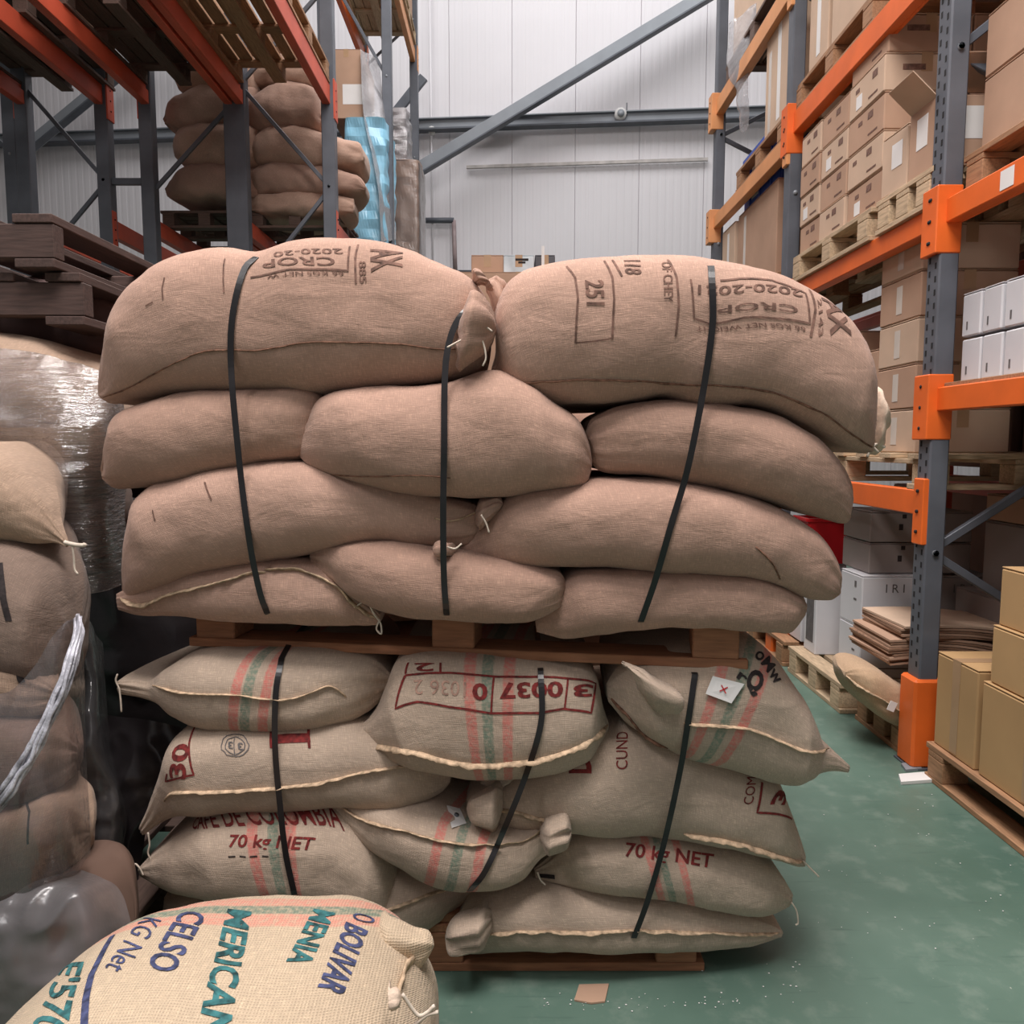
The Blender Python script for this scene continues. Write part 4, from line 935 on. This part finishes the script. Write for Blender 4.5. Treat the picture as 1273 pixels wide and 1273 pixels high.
wine(2.2, 3.80, .145, .32, .24, .255, 'lower pale carton behind the flat cardboard sheets', None, M_GREYBOX); wine(2.2, 3.80, .40, .32, .24, .25, 'upper pale carton behind the flat cardboard sheets', None, M_GREYBOX)
carton(1.78, 4.16, .145, .26, .16, .42, M_WHITEBOX, 'tall plain white carton right beside the brown sack stack', None, marks=(('-x', .5, .5, .1, .3, M_PRINT_G),))
carton(1.75, 4.8, .145, .3, .3, .3, M_WHITEBOX, 'white carton farther back on the floor pallet', None)
for k, nm in enumerate(('lower', 'upper')):
    carton(2.0, 3.86, .658+k*.155, .50, .30, .15, M_GREYBOX, '%s grey-brown carton under the short orange beam' % nm, None, marks=(('-y', .3, .5, .02, .03, M_PRINT_K), ('-y', .33, .85, .02, .02, M_PRINT_K)))
carton(2.36, 3.4, .62, .30, .3, .32, M_GREYBOX, 'pale grey carton right of the near upright in the rack shade', None); carton(2.33, 3.42, .145, .4, .4, .47, M_GREYBOX, 'grey carton under the pale one in the rack shade', None)
carton(2.36, 3.4, .945, .30, .3, .12, M_CARD, 'flat brown carton in the rack shade above the pale grey carton', None)
carton(1.80, 4.45, .145, .25, .2, .46, M_WHITEBOX, 'white carton carrying the red bucket', None)
rc = thing('red_bin', (1.80, 4.42, .61), 'small red plastic bin peeping out beside the brown sacks', 'bin')
for nm, c, sz in (('bin_floor', (0, 0, .01), (.22, .2, .02)), ('side_panel', (-.11, 0, .13), (.012, .2, .26)), ('side_panel', (.11, 0, .13), (.012, .2, .26)), ('end_panel', (0, -.1, .13), (.22, .012, .26)), ('end_panel', (0, .1, .13), (.22, .012, .26)), ('rim', (0, -.108, .25), (.25, .02, .02)), ('rim', (-.12, 0, .25), (.02, .22, .02))):
    bx(nm, rc, c, sz, M_RED, .003)
# the slumped sack with cardboard sheets on it
pallet((2.02, 3.28, 0), math.pi/2, .46, .8, 'pallet with block feet under the slumped sack and cardboard sheets', M_WOOD)
sl = px_sack([(1050, 836, 1053, 846), (1064, 828, 1068, 868), (1090, 832, 1096, 892), (1120, 850, 1122, 904), (1150, 868, 1150, 912), (1180, 876, 1180, 900), (1190, 882, 1188, 890)], 3.05, burlap('tan_sack', (198, 168, 138), pitch=.005, weave=.3), 'slumped tan sack under the stack of cardboard sheets, left of the orange foot guard', None, .30, seed=71, n=50, Mr=44, bmax=.09)
seam(sl, [(1052, 840), (1072, 855), (1095, 868), (1120, 885), (1145, 902)], .015, .008, M_JUTE_EDGE, .004)
bx('paper_tag', sl.o, hit(sl, 1106, 876)[0]+Vector((0, -.02, 0))-sl.org, (.03, .004, .04), M_PAPER, 0, (0, .4, 0))
g = 'flat cardboard sheets lying on the slumped sack'
for k in range(14):
    z = .375+k*.0115; cx = 1.89+random.uniform(-.012, .012)+(0.03 if k > 8 else -.02); bend = .055*(1-k/22)
    o = thing('cardboard_sheet', (cx, 3.33, z), 'flat cardboard sheet in the pile on the slumped sack, %s' % (['lowest', 'second', 'third', 'fourth', 'fifth', 'sixth', 'seventh', 'eighth', 'ninth', 'tenth', 'eleventh', 'twelfth', 'next to topmost', 'topmost'][k] + ' from below' * (0 < k < 12)), 'cardboard', g, random.uniform(-.05, .05))
    vs = []; fs = []
    for i in range(9):
        u = i/8-.5; zz = -abs(u)**1.6*bend*2.2-u*.06*(1-k/30)
        for (yy, dz) in ((-.19, 0), (.19, 0), (.19, .009), (-.19, .009)): vs.append((u*.56, yy, zz+dz))
        if i:
            for q in range(4): fs.append(((i-1)*4+q, i*4+q, i*4+(q+1) % 4, (i-1)*4+(q+1) % 4))
    fs += [(0, 1, 2, 3), (35, 34, 33, 32)]
    mesh_from('board', vs, fs, M_CARD2 if k == 13 else (M_CARD, M_CARDEDGE)[k % 2], o, False)
# ochre cartons near right
pallet((2.03, 2.13, 0), math.pi/2, 1.5, .84, 'wooden pallet under the ochre cartons at the right edge', M_WOOD)
g = 'ochre cartons at the right edge'
def ochre(x, y, z, w, d, h, label, hole=None):
    mk = [('-x', .5, .5, .045, h-.02, M_TAPE)] if not hole else [('-x', .5, .38, .09, .012, M_CARDEDGE), ('-x', .0+.02, .5, .012, h-.04, M_CARDEDGE)]
    return carton(x, y, z, w, d, h, M_CARD3, label, g, 0, 'x', True, mk)
ochre(1.86, 2.735, .145, .46, .255, .36, 'ochre carton on the floor pallet, immediately right of the orange foot guard')
ochre(1.86, 2.33, .145, .46, .50, .335, 'ochre carton low at the right edge, under the two stacked ones')
ochre(1.86, 2.32, .482, .44, .48, .20, 'ochre carton with a hand slot, lower of the two stacked at the right edge', True)
ochre(1.87, 2.32, .683, .43, .47, .20, 'ochre carton topmost at the right edge', True)
ochre(1.86, 1.78, .145, .46, .50, .335, 'ochre carton on the near end of the right-hand pallet')
ochre(2.2, 2.735, .145, .2, .255, .36, 'ochre carton behind the first one, on the rack side')
# scraps
def scrap(q, z, mat, label, th=.004, name='cardboard_scrap', cat='scrap'):
    P = [at_z(px, py, 0) for px, py in q]; c = sum(P, Vector())/len(P); n = len(P)
    v = [Vector((p.x-c.x, p.y-c.y, 0)) for p in P]+[Vector((p.x-c.x, p.y-c.y, th)) for p in P]
    o = mesh_from(name, v, [tuple(range(n))[::-1], tuple(range(n, 2*n))]+[(i, (i+1) % n, n+(i+1) % n, n+i) for i in range(n)], mat, None, False)
    o.location = (c.x, c.y, z); return tag(o, label, cat)
scrap([(720, 1226), (757, 1225), (752, 1247), (735, 1249), (714, 1245)], .001, M_CARD, 'torn brown cardboard scrap on the floor in front of the lower pallet')
scrap([(1117, 966), (1163, 962), (1160, 973), (1120, 976)], .001, M_PAPER, 'white card lying at the foot of the orange upright guard', .012, 'white_card', 'card')
scrap([(1120, 952), (1138, 949), (1146, 958), (1126, 960)], .001, M_STEEL_L, 'crumpled pale scrap by the orange foot guard', .01, 'paper_scrap', 'scrap')
bm = bmesh.new(); R2 = random.Random(4)
for k in range(110):
    if k < 45: px, py = R2.uniform(665, 920), R2.gauss(1245, 6)
    elif k < 62: px, py = R2.uniform(860, 1000), R2.uniform(1195, 1250)
    else: px, py = R2.uniform(1000, 1260), R2.uniform(900, 1180)
    p = at_z(px, py, .002); r = R2.uniform(.0007, .002)
    bmesh.ops.create_icosphere(bm, subdivisions=1, radius=r, matrix=Matrix.Translation(p) @ Matrix.Diagonal((1.4, 1, .6, 1)))
me = bpy.data.meshes.new('crumbs'); bm.to_mesh(me); bm.free(); cr = link('crumbs', me, M_PAPER); tag(cr, 'white crumbs and dust specks scattered over the green floor', 'crumbs', kind='stuff')
# ------------------------------------------------------------------ centre back: load behind the sacks
pallet((.05, 5.7, 0), 0, 1.2, .9, 'pallet on the aisle floor far behind the sack stack', M_WOOD)
for k in range(3): carton(.05, 5.7, .145+k*.77, 1.0, .8, .765, M_CARD, 'large carton far behind the sack stack, %s of three' % ('lowest', 'middle', 'topmost')[k], 'large cartons behind the sack stack')
def pbox(px0, px1, py0, py1, Y, d, mat, label, cat='box', marks=(), name='cardboard_box', h=None):
    a, b = at(px0, py1, Y), at(px1, py0, Y); hh = h or (b.z-a.z)
    return carton((a.x+b.x)/2, Y+d/2, b.z-hh, abs(b.x-a.x), d, hh, mat, label, None, 0, marks=marks)
zt = .145+3*.77
pbox(586, 626, 317, 348, 5.4, .35, M_CARD, 'small brown box top centre between the two top sacks, far behind', h=at(600, 317, 5.4).z-zt)
c = pbox(626, 664, 317, 348, 5.38, .35, plain('pale_blue_carton', (196, 206, 212), .6), 'pale blue box with a printed label between the two top sacks, far behind', h=at(600, 317, 5.38).z-zt, marks=(('-y', .6, .75, .09, .016, M_PRINT_K), ('-y', .6, .6, .05, .014, M_PRINT_K)))
pbox(665, 690, 317, 348, 5.4, .35, plain('charcoal_carton', (78, 78, 84), .6), 'charcoal box with a white band between the two top sacks, far behind', marks=(('-y', .4, .5, .02, .25, M_PAPER),), h=at(600, 317, 5.4).z-zt)
# ------------------------------------------------------------------ left racks
LF = [(-1.47, -2.18, 'front left rack frame, right of the stacked sacks'), (-2.25, -2.93, 'second left rack frame, left of the shelved sacks'), (-3.28, -3.92, 'third left rack frame, beyond the short spacer'), (-4.02, -4.7, 'outermost left rack frame at the picture edge')]
for i, (a, b, t) in enumerate(LF):
    upright_frame(a, b, 6.4, 6.5, 'tall dark grey '+t, False, [((3.35, 4.15), (3.35, 2.5), (4.9, 4.15)), ((4.0, 3.3), (4.0, 4.8)), ((3.4, 4.15), (3.4, 2.7)), ((3.6, 4.3),)][i], w=.10, d=.105)
sp_ = thing('row_spacer', (-3.1, 6.4, 3.4), 'short grey spacer bar joining the second and third left rack frames', 'spacer'); bx('bar', sp_, (0, 0, 0), (.32, .04, .05), M_STEEL)
for (x, t, sd) in ((-1.47, 'front left', 1), (-2.18, 'second left', -1), (-2.25, 'third left', 1), (-2.93, 'fourth left', -1), (-3.28, 'fifth left', 1), (-3.92, 'outermost left', -1)):
    beam(x, .6, 6.4, 3.98, 4.13, 'worn red-orange high beam, %s, ending at a tall grey upright' % t, M_ORANGE_OLD, sd)
    beam(x, 6.4, 11.2, 2.98, 3.12, 'dull red beam of the bay beyond, %s' % t, M_ORANGE_OLD, sd, ends=(1, 1))
for (a, b, t) in ((-1.47, -2.18, 'front'), (-2.25, -2.93, 'second'), (-3.28, -3.92, 'third')):
    upright_frame(a, b, .6, 6.5, 'near end left rack frame, %s row' % t, False, ((3.35, 4.15),), w=.10, d=.105)
    upright_frame(a, b, 11.2, 5.0, 'far end left rack frame, %s row' % t, False, ((3.35, 4.15),), w=.10, d=.105)
for (x, y, t) in ((-1.83, 5.75, 'nearest the aisle'), (-2.6, 5.8, 'second from the aisle'), (-3.6, 5.9, 'third from the aisle'), (-1.83, 4.6, 'nearest the aisle, closer to the camera')):
    pallet((x, y, 4.13), math.pi/2, 1.15, .78, 'pallet seen from below on the high left beams, %s' % t, M_WOOD_D if x < -2 else M_WOOD)
for (x, y, t) in ((-2.6, 5.8, 'second from the aisle'), (-3.6, 5.9, 'third from the aisle')):
    carton(x, y, 4.275, .7, 1.0, .8, M_CARD, 'carton on the high left pallet, %s' % t)
# shelved sacks beyond the first frames
pallet((-2.62, 7.1, 3.12), 0, .75, .8, 'dark pallet under the left column of shelved sacks', M_WOOD_D); pallet((-1.85, 7.1, 3.12), 0, .78, .8, 'dark pallet under the right column of shelved sacks', M_WOOD_D)
M_FARS = [burlap('far_jute_%d' % i, c, pitch=.008, weave=.2) for i, c in enumerate(((190, 158, 140), (178, 146, 130)))]
def colsacks(rowsl, Y, g, fmt, seed, depth=.7, names_=None):
    for i, prs in enumerate(rowsl):
        px_sack(prs, Y, M_FARS[i % 2], fmt % names_[i], g, depth, n=40, Mr=30, seed=seed+i, bmax=.2, lump=3.2, wr=3.)
colsacks([
    [(214, 90, 217, 98), (228, 92, 226, 114), (245, 86, 245, 120), (275, 72, 280, 122), (320, 70, 322, 120)],
    [(203, 148, 206, 156), (215, 128, 218, 162), (235, 116, 240, 166), (275, 108, 280, 162), (322, 110, 323, 158)],
    [(216, 178, 218, 196), (225, 165, 228, 206), (250, 158, 255, 212), (285, 156, 290, 212), (324, 160, 324, 208)],
    [(206, 236, 208, 244), (220, 220, 222, 248), (245, 208, 250, 252), (285, 206, 290, 252), (324, 210, 325, 250)]],
    6.62, 'shelved sacks, left column', 'shelved burlap sack in the left column of the far rack, %s', 80, names_=['topmost', 'second from top', 'third from top', 'lowest'])
colsacks([
    [(304, 90, 306, 98), (318, 76, 320, 106), (345, 70, 350, 110), (380, 74, 385, 112), (402, 98, 402, 110)],
    [(303, 148, 305, 158), (318, 124, 322, 166), (350, 110, 360, 168), (392, 112, 395, 164), (404, 140, 404, 156)],
    [(308, 188, 310, 200), (322, 168, 326, 208), (360, 160, 370, 212), (410, 168, 410, 210), (448, 180, 446, 206), (452, 192, 452, 200)],
    [(308, 226, 309, 238), (320, 210, 324, 244), (360, 206, 370, 246), (410, 208, 410, 244), (444, 218, 440, 240), (454, 230, 453, 238)],
    [(308, 254, 309, 262), (325, 242, 328, 268), (370, 240, 375, 270), (420, 242, 420, 268), (440, 252, 440, 264)],
    [(302, 50, 304, 66), (316, 36, 318, 74), (345, 30, 350, 76), (378, 40, 380, 76), (392, 60, 392, 72)]],
    6.62, 'shelved sacks, right column', 'shelved burlap sack in the right column of the far rack, %s', 90, names_=['second from top', 'third from top', 'fourth from top', 'fifth from top', 'lowest', 'topmost'])
# far goods beside the aisle
pallet((-1.72, 8.75, 3.12), math.pi/2, 1.2, .7, 'pallet under the blue wrapped goods on the left rack', M_WOOD)
a = at(428, 300, 8.3)
M_FILM_T = film_mat('thin_clear_film', (.95, .94, .94), .05, .08, 6, (1, 1, 3), .25, .4)
def wrapped(px0, px1, py0, py1, Y, d, mat, label, seed, name='wrapped_load', cat='wrapped load', ruff=.02, film=True, zb=None):
    A, B = at(px0, py1, Y), at(px1, py0, Y); z0 = A.z if zb is None else zb; w, h_ = B.x-A.x, B.z-z0
    o = thing(name, ((A.x+B.x)/2, Y+d/2, z0), label, cat)
    bm = bmesh.new(); bmesh.ops.create_cube(bm, size=1); bmesh.ops.subdivide_edges(bm, edges=bm.edges[:], cuts=14, use_grid_fill=True)
    for v in bm.verts:
        r = Vector((v.co.x*w, v.co.y*d, (v.co.z+.5)*h_)); q = r*6+Vector((seed, seed*2, 0))
        edge = 1-.06*(abs(v.co.x*2)**6*abs(v.co.y*2)**6); r.x *= edge; r.y *= edge
        v.co = r+Vector((v.co.x, v.co.y, 0)).normalized()*ruff*noise.noise(Vector((q.x, q.y, q.z*2.5)))*2 if (abs(v.co.x)+abs(v.co.y)) > .1 else r
    me = bpy.data.meshes.new('load'); bm.to_mesh(me); bm.free(); link('load', me, mat, o)
    if film:
        m2 = me.copy(); m2.materials.clear(); f = link('film_wrap', m2, film if film is not True else M_FILM, o); f.scale = (1.03, 1.03, 1.01)
    return o
wrapped(430, 478, 146, 320, 8.3, .8, M_BLUEFILM, 'light blue film-wrapped load on the left rack', 2, zb=3.265, film=None)
pbox(412, 450, 61, 145, 8.35, .7, M_CARD, 'tall brown box with a white label on top of the blue wrapped load', marks=(('-y', .7, .35, .22, .2, M_PAPER),), h=at(430, 61, 8.35).z-at(430, 146, 8.3).z-.01)
film_patch('torn_film', [[(448, 62, 8.3), (470, 75, 8.6), (474, 110, 8.9)], [(452, 140, 8.25), (472, 140, 8.5), (486, 150, 8.8)], [(468, 220, 8.2), (476, 215, 8.4), (488, 200, 8.7)], [(474, 300, 8.2), (482, 300, 8.4), (492, 300, 8.7)]], M_FILM_W, 'white translucent film trailing over the tall brown box', 20, 40, .06, 4, 8)
pallet((-1.50, 10.0, 3.12), math.pi/2, 1.0, .7, 'pallet under the film-wrapped cardboard load at the far left rack', M_WOOD)
wrapped(472, 521, 200, 330, 9.6, .7, M_CARD, 'tall cardboard load wrapped in clear film at the end of the left rack', 5, zb=3.265, ruff=.006, film=M_FILM_T)
z_ = at(490, 200, 9.6).z
wrapped(474, 505, 135, 200, 9.65, .5, plain('mauve_carton', (176, 150, 144), .8), 'smaller wrapped bundle on top of the film-wrapped cardboard load', 7, zb=z_+.01, film=M_FILM_W)
fr_ = upright_frame(-1.34, -2.02, 11.3-.35, 9.0, 'thin grey far left rack upright in front of the white wall', False, ((5.2, 6.4), (7.0, 6.4)), w=.10, d=.11)
beam(-1.34, 8.6, 10.95, 6.45, 6.62, 'pale orange high beam ending at the thin far upright', M_ORANGE_PALE, 1); beam(-2.02, 8.6, 10.95, 6.45, 6.62, 'orange high inner beam beside the pale one', M_ORANGE, 1)
upright_frame(-1.34, -2.02, 8.6, 9.0, 'grey upright carrying the near end of the far high beams', False, ((5.2, 6.4),), w=.1, d=.1)
pallet((-1.68, 10.2, 6.62), math.pi/2, 1.2, .78, 'yellow-lit pallet seen from below on the far high beams', M_WOOD_P)
carton(-1.68, 10.2, 6.765, .7, 1.1, .9, M_CARD, 'carton on the far high pallet')
# ------------------------------------------------------------------ left stack
PY = 1.95
pc = at(66, 266, PY)
def dark_pallet(z, dx, label, mat=M_WOOD_SHADE, dy=0., rz=0):
    return pallet((pc.x-.55+dx, PY+.62+dy, z-.13), rz+math.pi/2, 1.25, 1.1, label, mat, H=.13, stringers=True)
dark_pallet(pc.z, 0, 'pallet in shade-darkened wood on top of the left wrapped stack'); dark_pallet(pc.z-.135, .03, 'second shade-darkened pallet under the topmost one on the left stack', rz=.03, dy=.02)
GW = 'sacks of the left wrapped stack'
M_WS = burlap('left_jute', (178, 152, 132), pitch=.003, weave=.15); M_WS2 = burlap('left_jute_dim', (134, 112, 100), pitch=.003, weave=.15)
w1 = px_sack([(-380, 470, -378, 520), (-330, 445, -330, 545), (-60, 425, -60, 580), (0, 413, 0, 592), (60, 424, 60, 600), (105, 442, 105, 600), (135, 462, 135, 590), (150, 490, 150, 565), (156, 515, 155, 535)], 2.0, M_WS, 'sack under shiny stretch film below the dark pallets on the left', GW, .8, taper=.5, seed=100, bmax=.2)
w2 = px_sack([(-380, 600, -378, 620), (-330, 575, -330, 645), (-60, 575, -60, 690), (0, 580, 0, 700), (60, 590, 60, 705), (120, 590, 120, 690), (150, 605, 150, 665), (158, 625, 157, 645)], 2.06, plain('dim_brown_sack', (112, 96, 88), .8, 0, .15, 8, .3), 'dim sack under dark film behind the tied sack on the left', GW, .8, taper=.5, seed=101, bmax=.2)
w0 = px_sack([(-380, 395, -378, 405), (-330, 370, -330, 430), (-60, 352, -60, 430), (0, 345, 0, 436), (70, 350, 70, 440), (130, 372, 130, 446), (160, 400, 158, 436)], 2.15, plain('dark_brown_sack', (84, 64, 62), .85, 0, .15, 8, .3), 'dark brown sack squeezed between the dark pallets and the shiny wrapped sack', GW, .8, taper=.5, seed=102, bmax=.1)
film_patch('stretch_film', [[(-240, 432, 1.9), (20, 436, 1.88), (80, 448, 1.88), (128, 462, 1.9), (150, 478, 2.06)], [(-240, 500, 1.86), (20, 500, 1.84), (80, 510, 1.84), (128, 520, 1.88), (156, 520, 2.04)], [(-240, 570, 1.88), (20, 580, 1.88), (80, 585, 1.86), (130, 580, 1.92), (158, 570, 2.06)], [(-240, 640, 1.94), (20, 650, 1.93), (90, 650, 1.93), (130, 645, 1.98), (156, 640, 2.1)], [(-240, 720, 1.98), (20, 740, 1.98), (90, 740, 1.98), (130, 735, 2.02), (165, 720, 2.12)]], M_FILM_S, 'shiny clear stretch film over the left stack below the dark pallets', 70, 90, .02, 7, 1, str_=(.8, 1, 3.2))
n1 = px_sack([(-380, 590, -378, 640), (-330, 565, -330, 665), (-90, 556, -90, 668), (-20, 550, -20, 670), (10, 566, 8, 671), (35, 590, 34, 672), (58, 622, 58, 674), (74, 655, 72, 675), (84, 674, 83, 680)], 1.62, M_WS, 'pale left-hand sack tapering to a tied string end', GW, .5, taper=.5, seed=103)
twine(n1, [(80, 674), (92, 677), (104, 678), (106, 676)], 1.70, .005); twine(n1, [(90, 678), (92, 695), (93, 708), (97, 714)], 1.70, .0025)
n2 = px_sack([(-380, 700, -378, 780), (-330, 675, -330, 805), (-90, 652, -90, 850), (-10, 655, -10, 856), (30, 668, 30, 858), (58, 690, 56, 858), (78, 722, 74, 850), (88, 765, 85, 832), (91, 790, 90, 808)], 1.62, burlap('left_grey_jute', (142, 122, 110), pitch=.003, weave=.15), 'large left-hand sack with a dark stripe, under the tied sack', GW, .5, taper=.5, seed=104, bmax=.14)
draw(n2, [(0, 700), (6, 735), (12, 772)], .014, M_PRINT_K, 'printed_stripe')
n3 = px_sack([(-380, 830, -378, 870), (-330, 805, -330, 895), (-90, 808, -90, 880), (-10, 804, -10, 884), (30, 812, 30, 886), (52, 828, 52, 886), (66, 848, 65, 878), (70, 858, 69, 868)], 1.56, M_WS, 'narrow left-hand sack with a dark cord across its end', GW, .5, taper=.5, seed=105)
draw(n3, [(18, 806), (24, 825), (29, 848)], .012, M_PRINT_K, 'cord')
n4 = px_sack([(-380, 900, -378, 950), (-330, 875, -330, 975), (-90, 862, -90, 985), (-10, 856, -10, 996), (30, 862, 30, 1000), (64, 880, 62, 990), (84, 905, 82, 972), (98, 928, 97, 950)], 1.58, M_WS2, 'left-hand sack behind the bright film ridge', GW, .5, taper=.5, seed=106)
n5 = px_sack([(-380, 1020, -378, 1090), (-330, 995, -330, 1115), (-90, 990, -90, 1150), (-10, 988, -10, 1148), (40, 982, 38, 1122), (72, 980, 70, 1098), (96, 992, 94, 1078), (110, 1015, 108, 1052), (114, 1030, 113, 1040)], 1.56, M_WS, 'lowest left-hand sack held by film, above the crumpled film bag', GW, .5, taper=.5, seed=107)
draw(n5, [(30, 984), (36, 1010), (34, 1050)], .004, M_PRINT_K, 'fold_line')
pallet((-1.42, 1.98, 0), math.pi/2, .8, 1.0, 'pallet on the floor under the left-hand sacks', M_WOOD_D)
hid = [(.145, .31, 'lowest'), ]
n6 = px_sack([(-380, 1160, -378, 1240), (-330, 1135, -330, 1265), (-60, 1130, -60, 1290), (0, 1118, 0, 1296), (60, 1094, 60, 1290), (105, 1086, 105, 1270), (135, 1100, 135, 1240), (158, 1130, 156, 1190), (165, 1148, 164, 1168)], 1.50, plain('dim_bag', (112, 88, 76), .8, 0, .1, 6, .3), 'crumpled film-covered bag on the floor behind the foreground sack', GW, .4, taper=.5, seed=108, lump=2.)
film_patch('stretch_film', [[(-240, 1150, 1.46), (0, 1118, 1.46), (50, 1092, 1.5), (100, 1082, 1.55)], [(-240, 1180, 1.42), (20, 1150, 1.42), (90, 1110, 1.44), (140, 1098, 1.54)], [(-240, 1240, 1.4), (30, 1210, 1.4), (110, 1160, 1.42), (164, 1140, 1.54)], [(-240, 1290, 1.4), (30, 1270, 1.4), (120, 1215, 1.42), (166, 1170, 1.54)]], M_FILM_L, 'grey crumpled film over the bag on the floor behind the foreground sack', 50, 50, .035, 9, 5)
# film over the near left sacks
film_patch('stretch_film', [[(-240, 880, 1.50), (0, 862, 1.48), (40, 830, 1.48), (80, 775, 1.52), (102, 768, 1.6)], [(-240, 930, 1.48), (0, 900, 1.46), (40, 875, 1.46), (80, 850, 1.5), (104, 840, 1.62)], [(-240, 1000, 1.47), (0, 970, 1.46), (45, 950, 1.46), (85, 935, 1.52), (108, 930, 1.62)], [(-240, 1080, 1.45), (0, 1060, 1.44), (50, 1040, 1.44), (90, 1020, 1.5), (114, 1020, 1.6)], [(-240, 1180, 1.46), (0, 1150, 1.46), (50, 1125, 1.47), (90, 1095, 1.52), (114, 1058, 1.6)]], M_FILM_G, 'grey stretch film covering the lower left-hand sacks', 60, 80, .016, 9, 6)
rd = thing('film_ridge', at(50, 900, 1.42), 'bright twisted ridge of stretch film slanting across the lower left sacks', 'plastic film')
rp = [at(*p)-rd.location for p in catmull([(-200, 1150, 1.42), (-60, 1045, 1.42), (-10, 1005, 1.42), (30, 950, 1.42), (62, 890, 1.43), (85, 835, 1.46), (98, 785, 1.52), (97, 768, 1.56)], 70)]
M_BUNCH = plain('bunched_film', (196, 196, 206), .14, 0, .3, 30, .8)
for k in range(9):
    ph = k*.7; q_ = [p+Vector((math.cos(ph+i*.05)*.009*(1.6-i/70), math.sin(ph*1.7+i*.07)*.006, math.sin(ph+i*.05)*.010*(1.6-i/70)))+Vector((noise.noise(p*22+Vector((k*3, 0, 0))), 0, noise.noise(p*22+Vector((0, k*3, 0)))))*.006 for i, p in enumerate(rp)]
    tube('twisted_film', q_[k % 3:], .0045, M_BUNCH, rd, 6, .5)
film_patch('stretch_film', [[(95, 765, 1.9), (110, 770, 1.95), (122, 790, 2.0), (128, 800, 2.05)], [(98, 850, 1.85), (115, 850, 1.86), (125, 860, 1.9), (132, 870, 2.0)], [(100, 930, 1.8), (118, 930, 1.8), (135, 940, 1.85), (142, 950, 1.95)], [(108, 1000, 1.8), (125, 1000, 1.8), (150, 1000, 1.84), (160, 1010, 1.9)], [(112, 1070, 1.8), (125, 1085, 1.8), (140, 1085, 1.82), (152, 1080, 1.88)]], M_FILM_G, 'long translucent film tail hanging beside the left-hand sacks', 40, 70, .035, 10, 7)
# dark filler loads, added to blacken the background between the stacks
def heap(c, s_, mat, label, seed, name='wrapped_load'):
    o = thing(name, (c[0], c[1], c[2]), label, 'wrapped load'); bm = bmesh.new(); bmesh.ops.create_cube(bm, size=1)
    bmesh.ops.subdivide_edges(bm, edges=bm.edges[:], cuts=26, use_grid_fill=True)
    for v in bm.verts:
        r = Vector((v.co.x*s_[0], v.co.y*s_[1], (v.co.z+.5)*s_[2])); n = Vector((v.co.x, v.co.y, v.co.z*.5)).normalized()
        q = r*3.2+Vector((seed, 0, 0)); e = 1-.12*(abs(2*v.co.x)**5*abs(2*v.co.y)**5+abs(2*v.co.x)**5*abs(2*v.co.z)**6*.5)
        r.x *= e; r.y *= e; v.co = r+n*(.09*noise.noise(q)+.05*abs(noise.noise(q*2.4))+.02*noise.noise(q*6))*(0 if v.co.z < -.49 else 1)
    me = bpy.data.meshes.new('dark_filler'); bm.to_mesh(me); bm.free()
    for p in me.polygons: p.use_smooth = True
    link('dark_filler', me, mat, o); return o
pallet((-1.75, 3.25, 0), 0, 1.3, 1.1, 'added pallet under the dark filler load behind the left stack', M_WOOD_D)
heap((-1.72, 3.25, .145), (1.25, 1.0, .95), M_BLACKFILM, 'near-black filler load added to darken the gap left of the sack stack', 3)
heap((-1.75, 3.3, 1.06), (1.2, .95, .62), plain('gap_shade_fill', (62, 50, 48), .8, 0, .2, 5, .4), 'dark filler load added on top of the near-black one, behind the left stack', 9)
ft = thing('pallet_wrap_tail', (0, 0, 0), '', ''); bpy.data.objects.remove(ft)
film_patch('black_plastic_sheet', [[(95, 880, 1.98), (135, 890, 1.96), (180, 895, 1.94), (224, 905, 1.94)], [(98, 960, 1.95), (140, 960, 1.92), (175, 960, 1.92), (205, 955, 1.94)], [(100, 1040, 1.9), (140, 1040, 1.9), (160, 1040, 1.92), (182, 1035, 1.94)], [(104, 1110, 1.9), (130, 1108, 1.9), (150, 1105, 1.92), (172, 1100, 1.94)]], M_BLACKFILM, 'black plastic sheet crumpled between the left-hand sacks and the lower pallet load', 50, 60, .05, 7, 9)

# ------------------------------------------------------------------ unseen sack load and cartons, added to keep the gaps dark
pallet((-.12, 3.2, 0), 0, 1.5, 1.0, 'added floor pallet under the filler sacks behind the strapped stack', M_WOOD_D)
for k in range(7):
    z = .145+.112+k*.225
    for q, (x0, x1) in enumerate(((-.92, -.12), (-.10, .66))):
        if k == 6: x0, x1 = x0+.12, x1-.12
        cy_ = 3.2+random.uniform(-.03, .03); R_ = []
        for (u, w_, h_) in ((0, .03, .02), (.05, .25, .07), (.18, .42, .105), (.5, .46, .118), (.82, .42, .105), (.95, .25, .07), (1, .03, .02)):
            R_.append((x0+(x1-x0)*u, cy_, z, w_, h_))
        top_sack(R_, 0, 26, B_UP[k % 3], 'filler sack added behind the strapped stack, %s layer, %s' % (['lowest', 'second', 'third', 'fourth', 'fifth', 'sixth', 'topmost'][k], ('left half', 'right half')[q]), 200+k*2+q, 'filler sacks added behind the strapped stack to keep gaps dark', M=26)
M_DCARD = plain('filler_shade_card', (120, 92, 80), .9, 0, .06, 4, spec=.15)  # shade-dark brown for the filler cartons that darken the rack
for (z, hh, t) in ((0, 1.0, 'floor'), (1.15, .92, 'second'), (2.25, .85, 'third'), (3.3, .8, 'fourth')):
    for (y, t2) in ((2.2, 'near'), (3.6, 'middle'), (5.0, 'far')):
        carton(3.3, y, z, .95, 1.3, hh, M_DCARD, 'dark filler carton added behind the right rack, %s level, %s end' % (t, t2), 'dark filler cartons added behind the right rack')
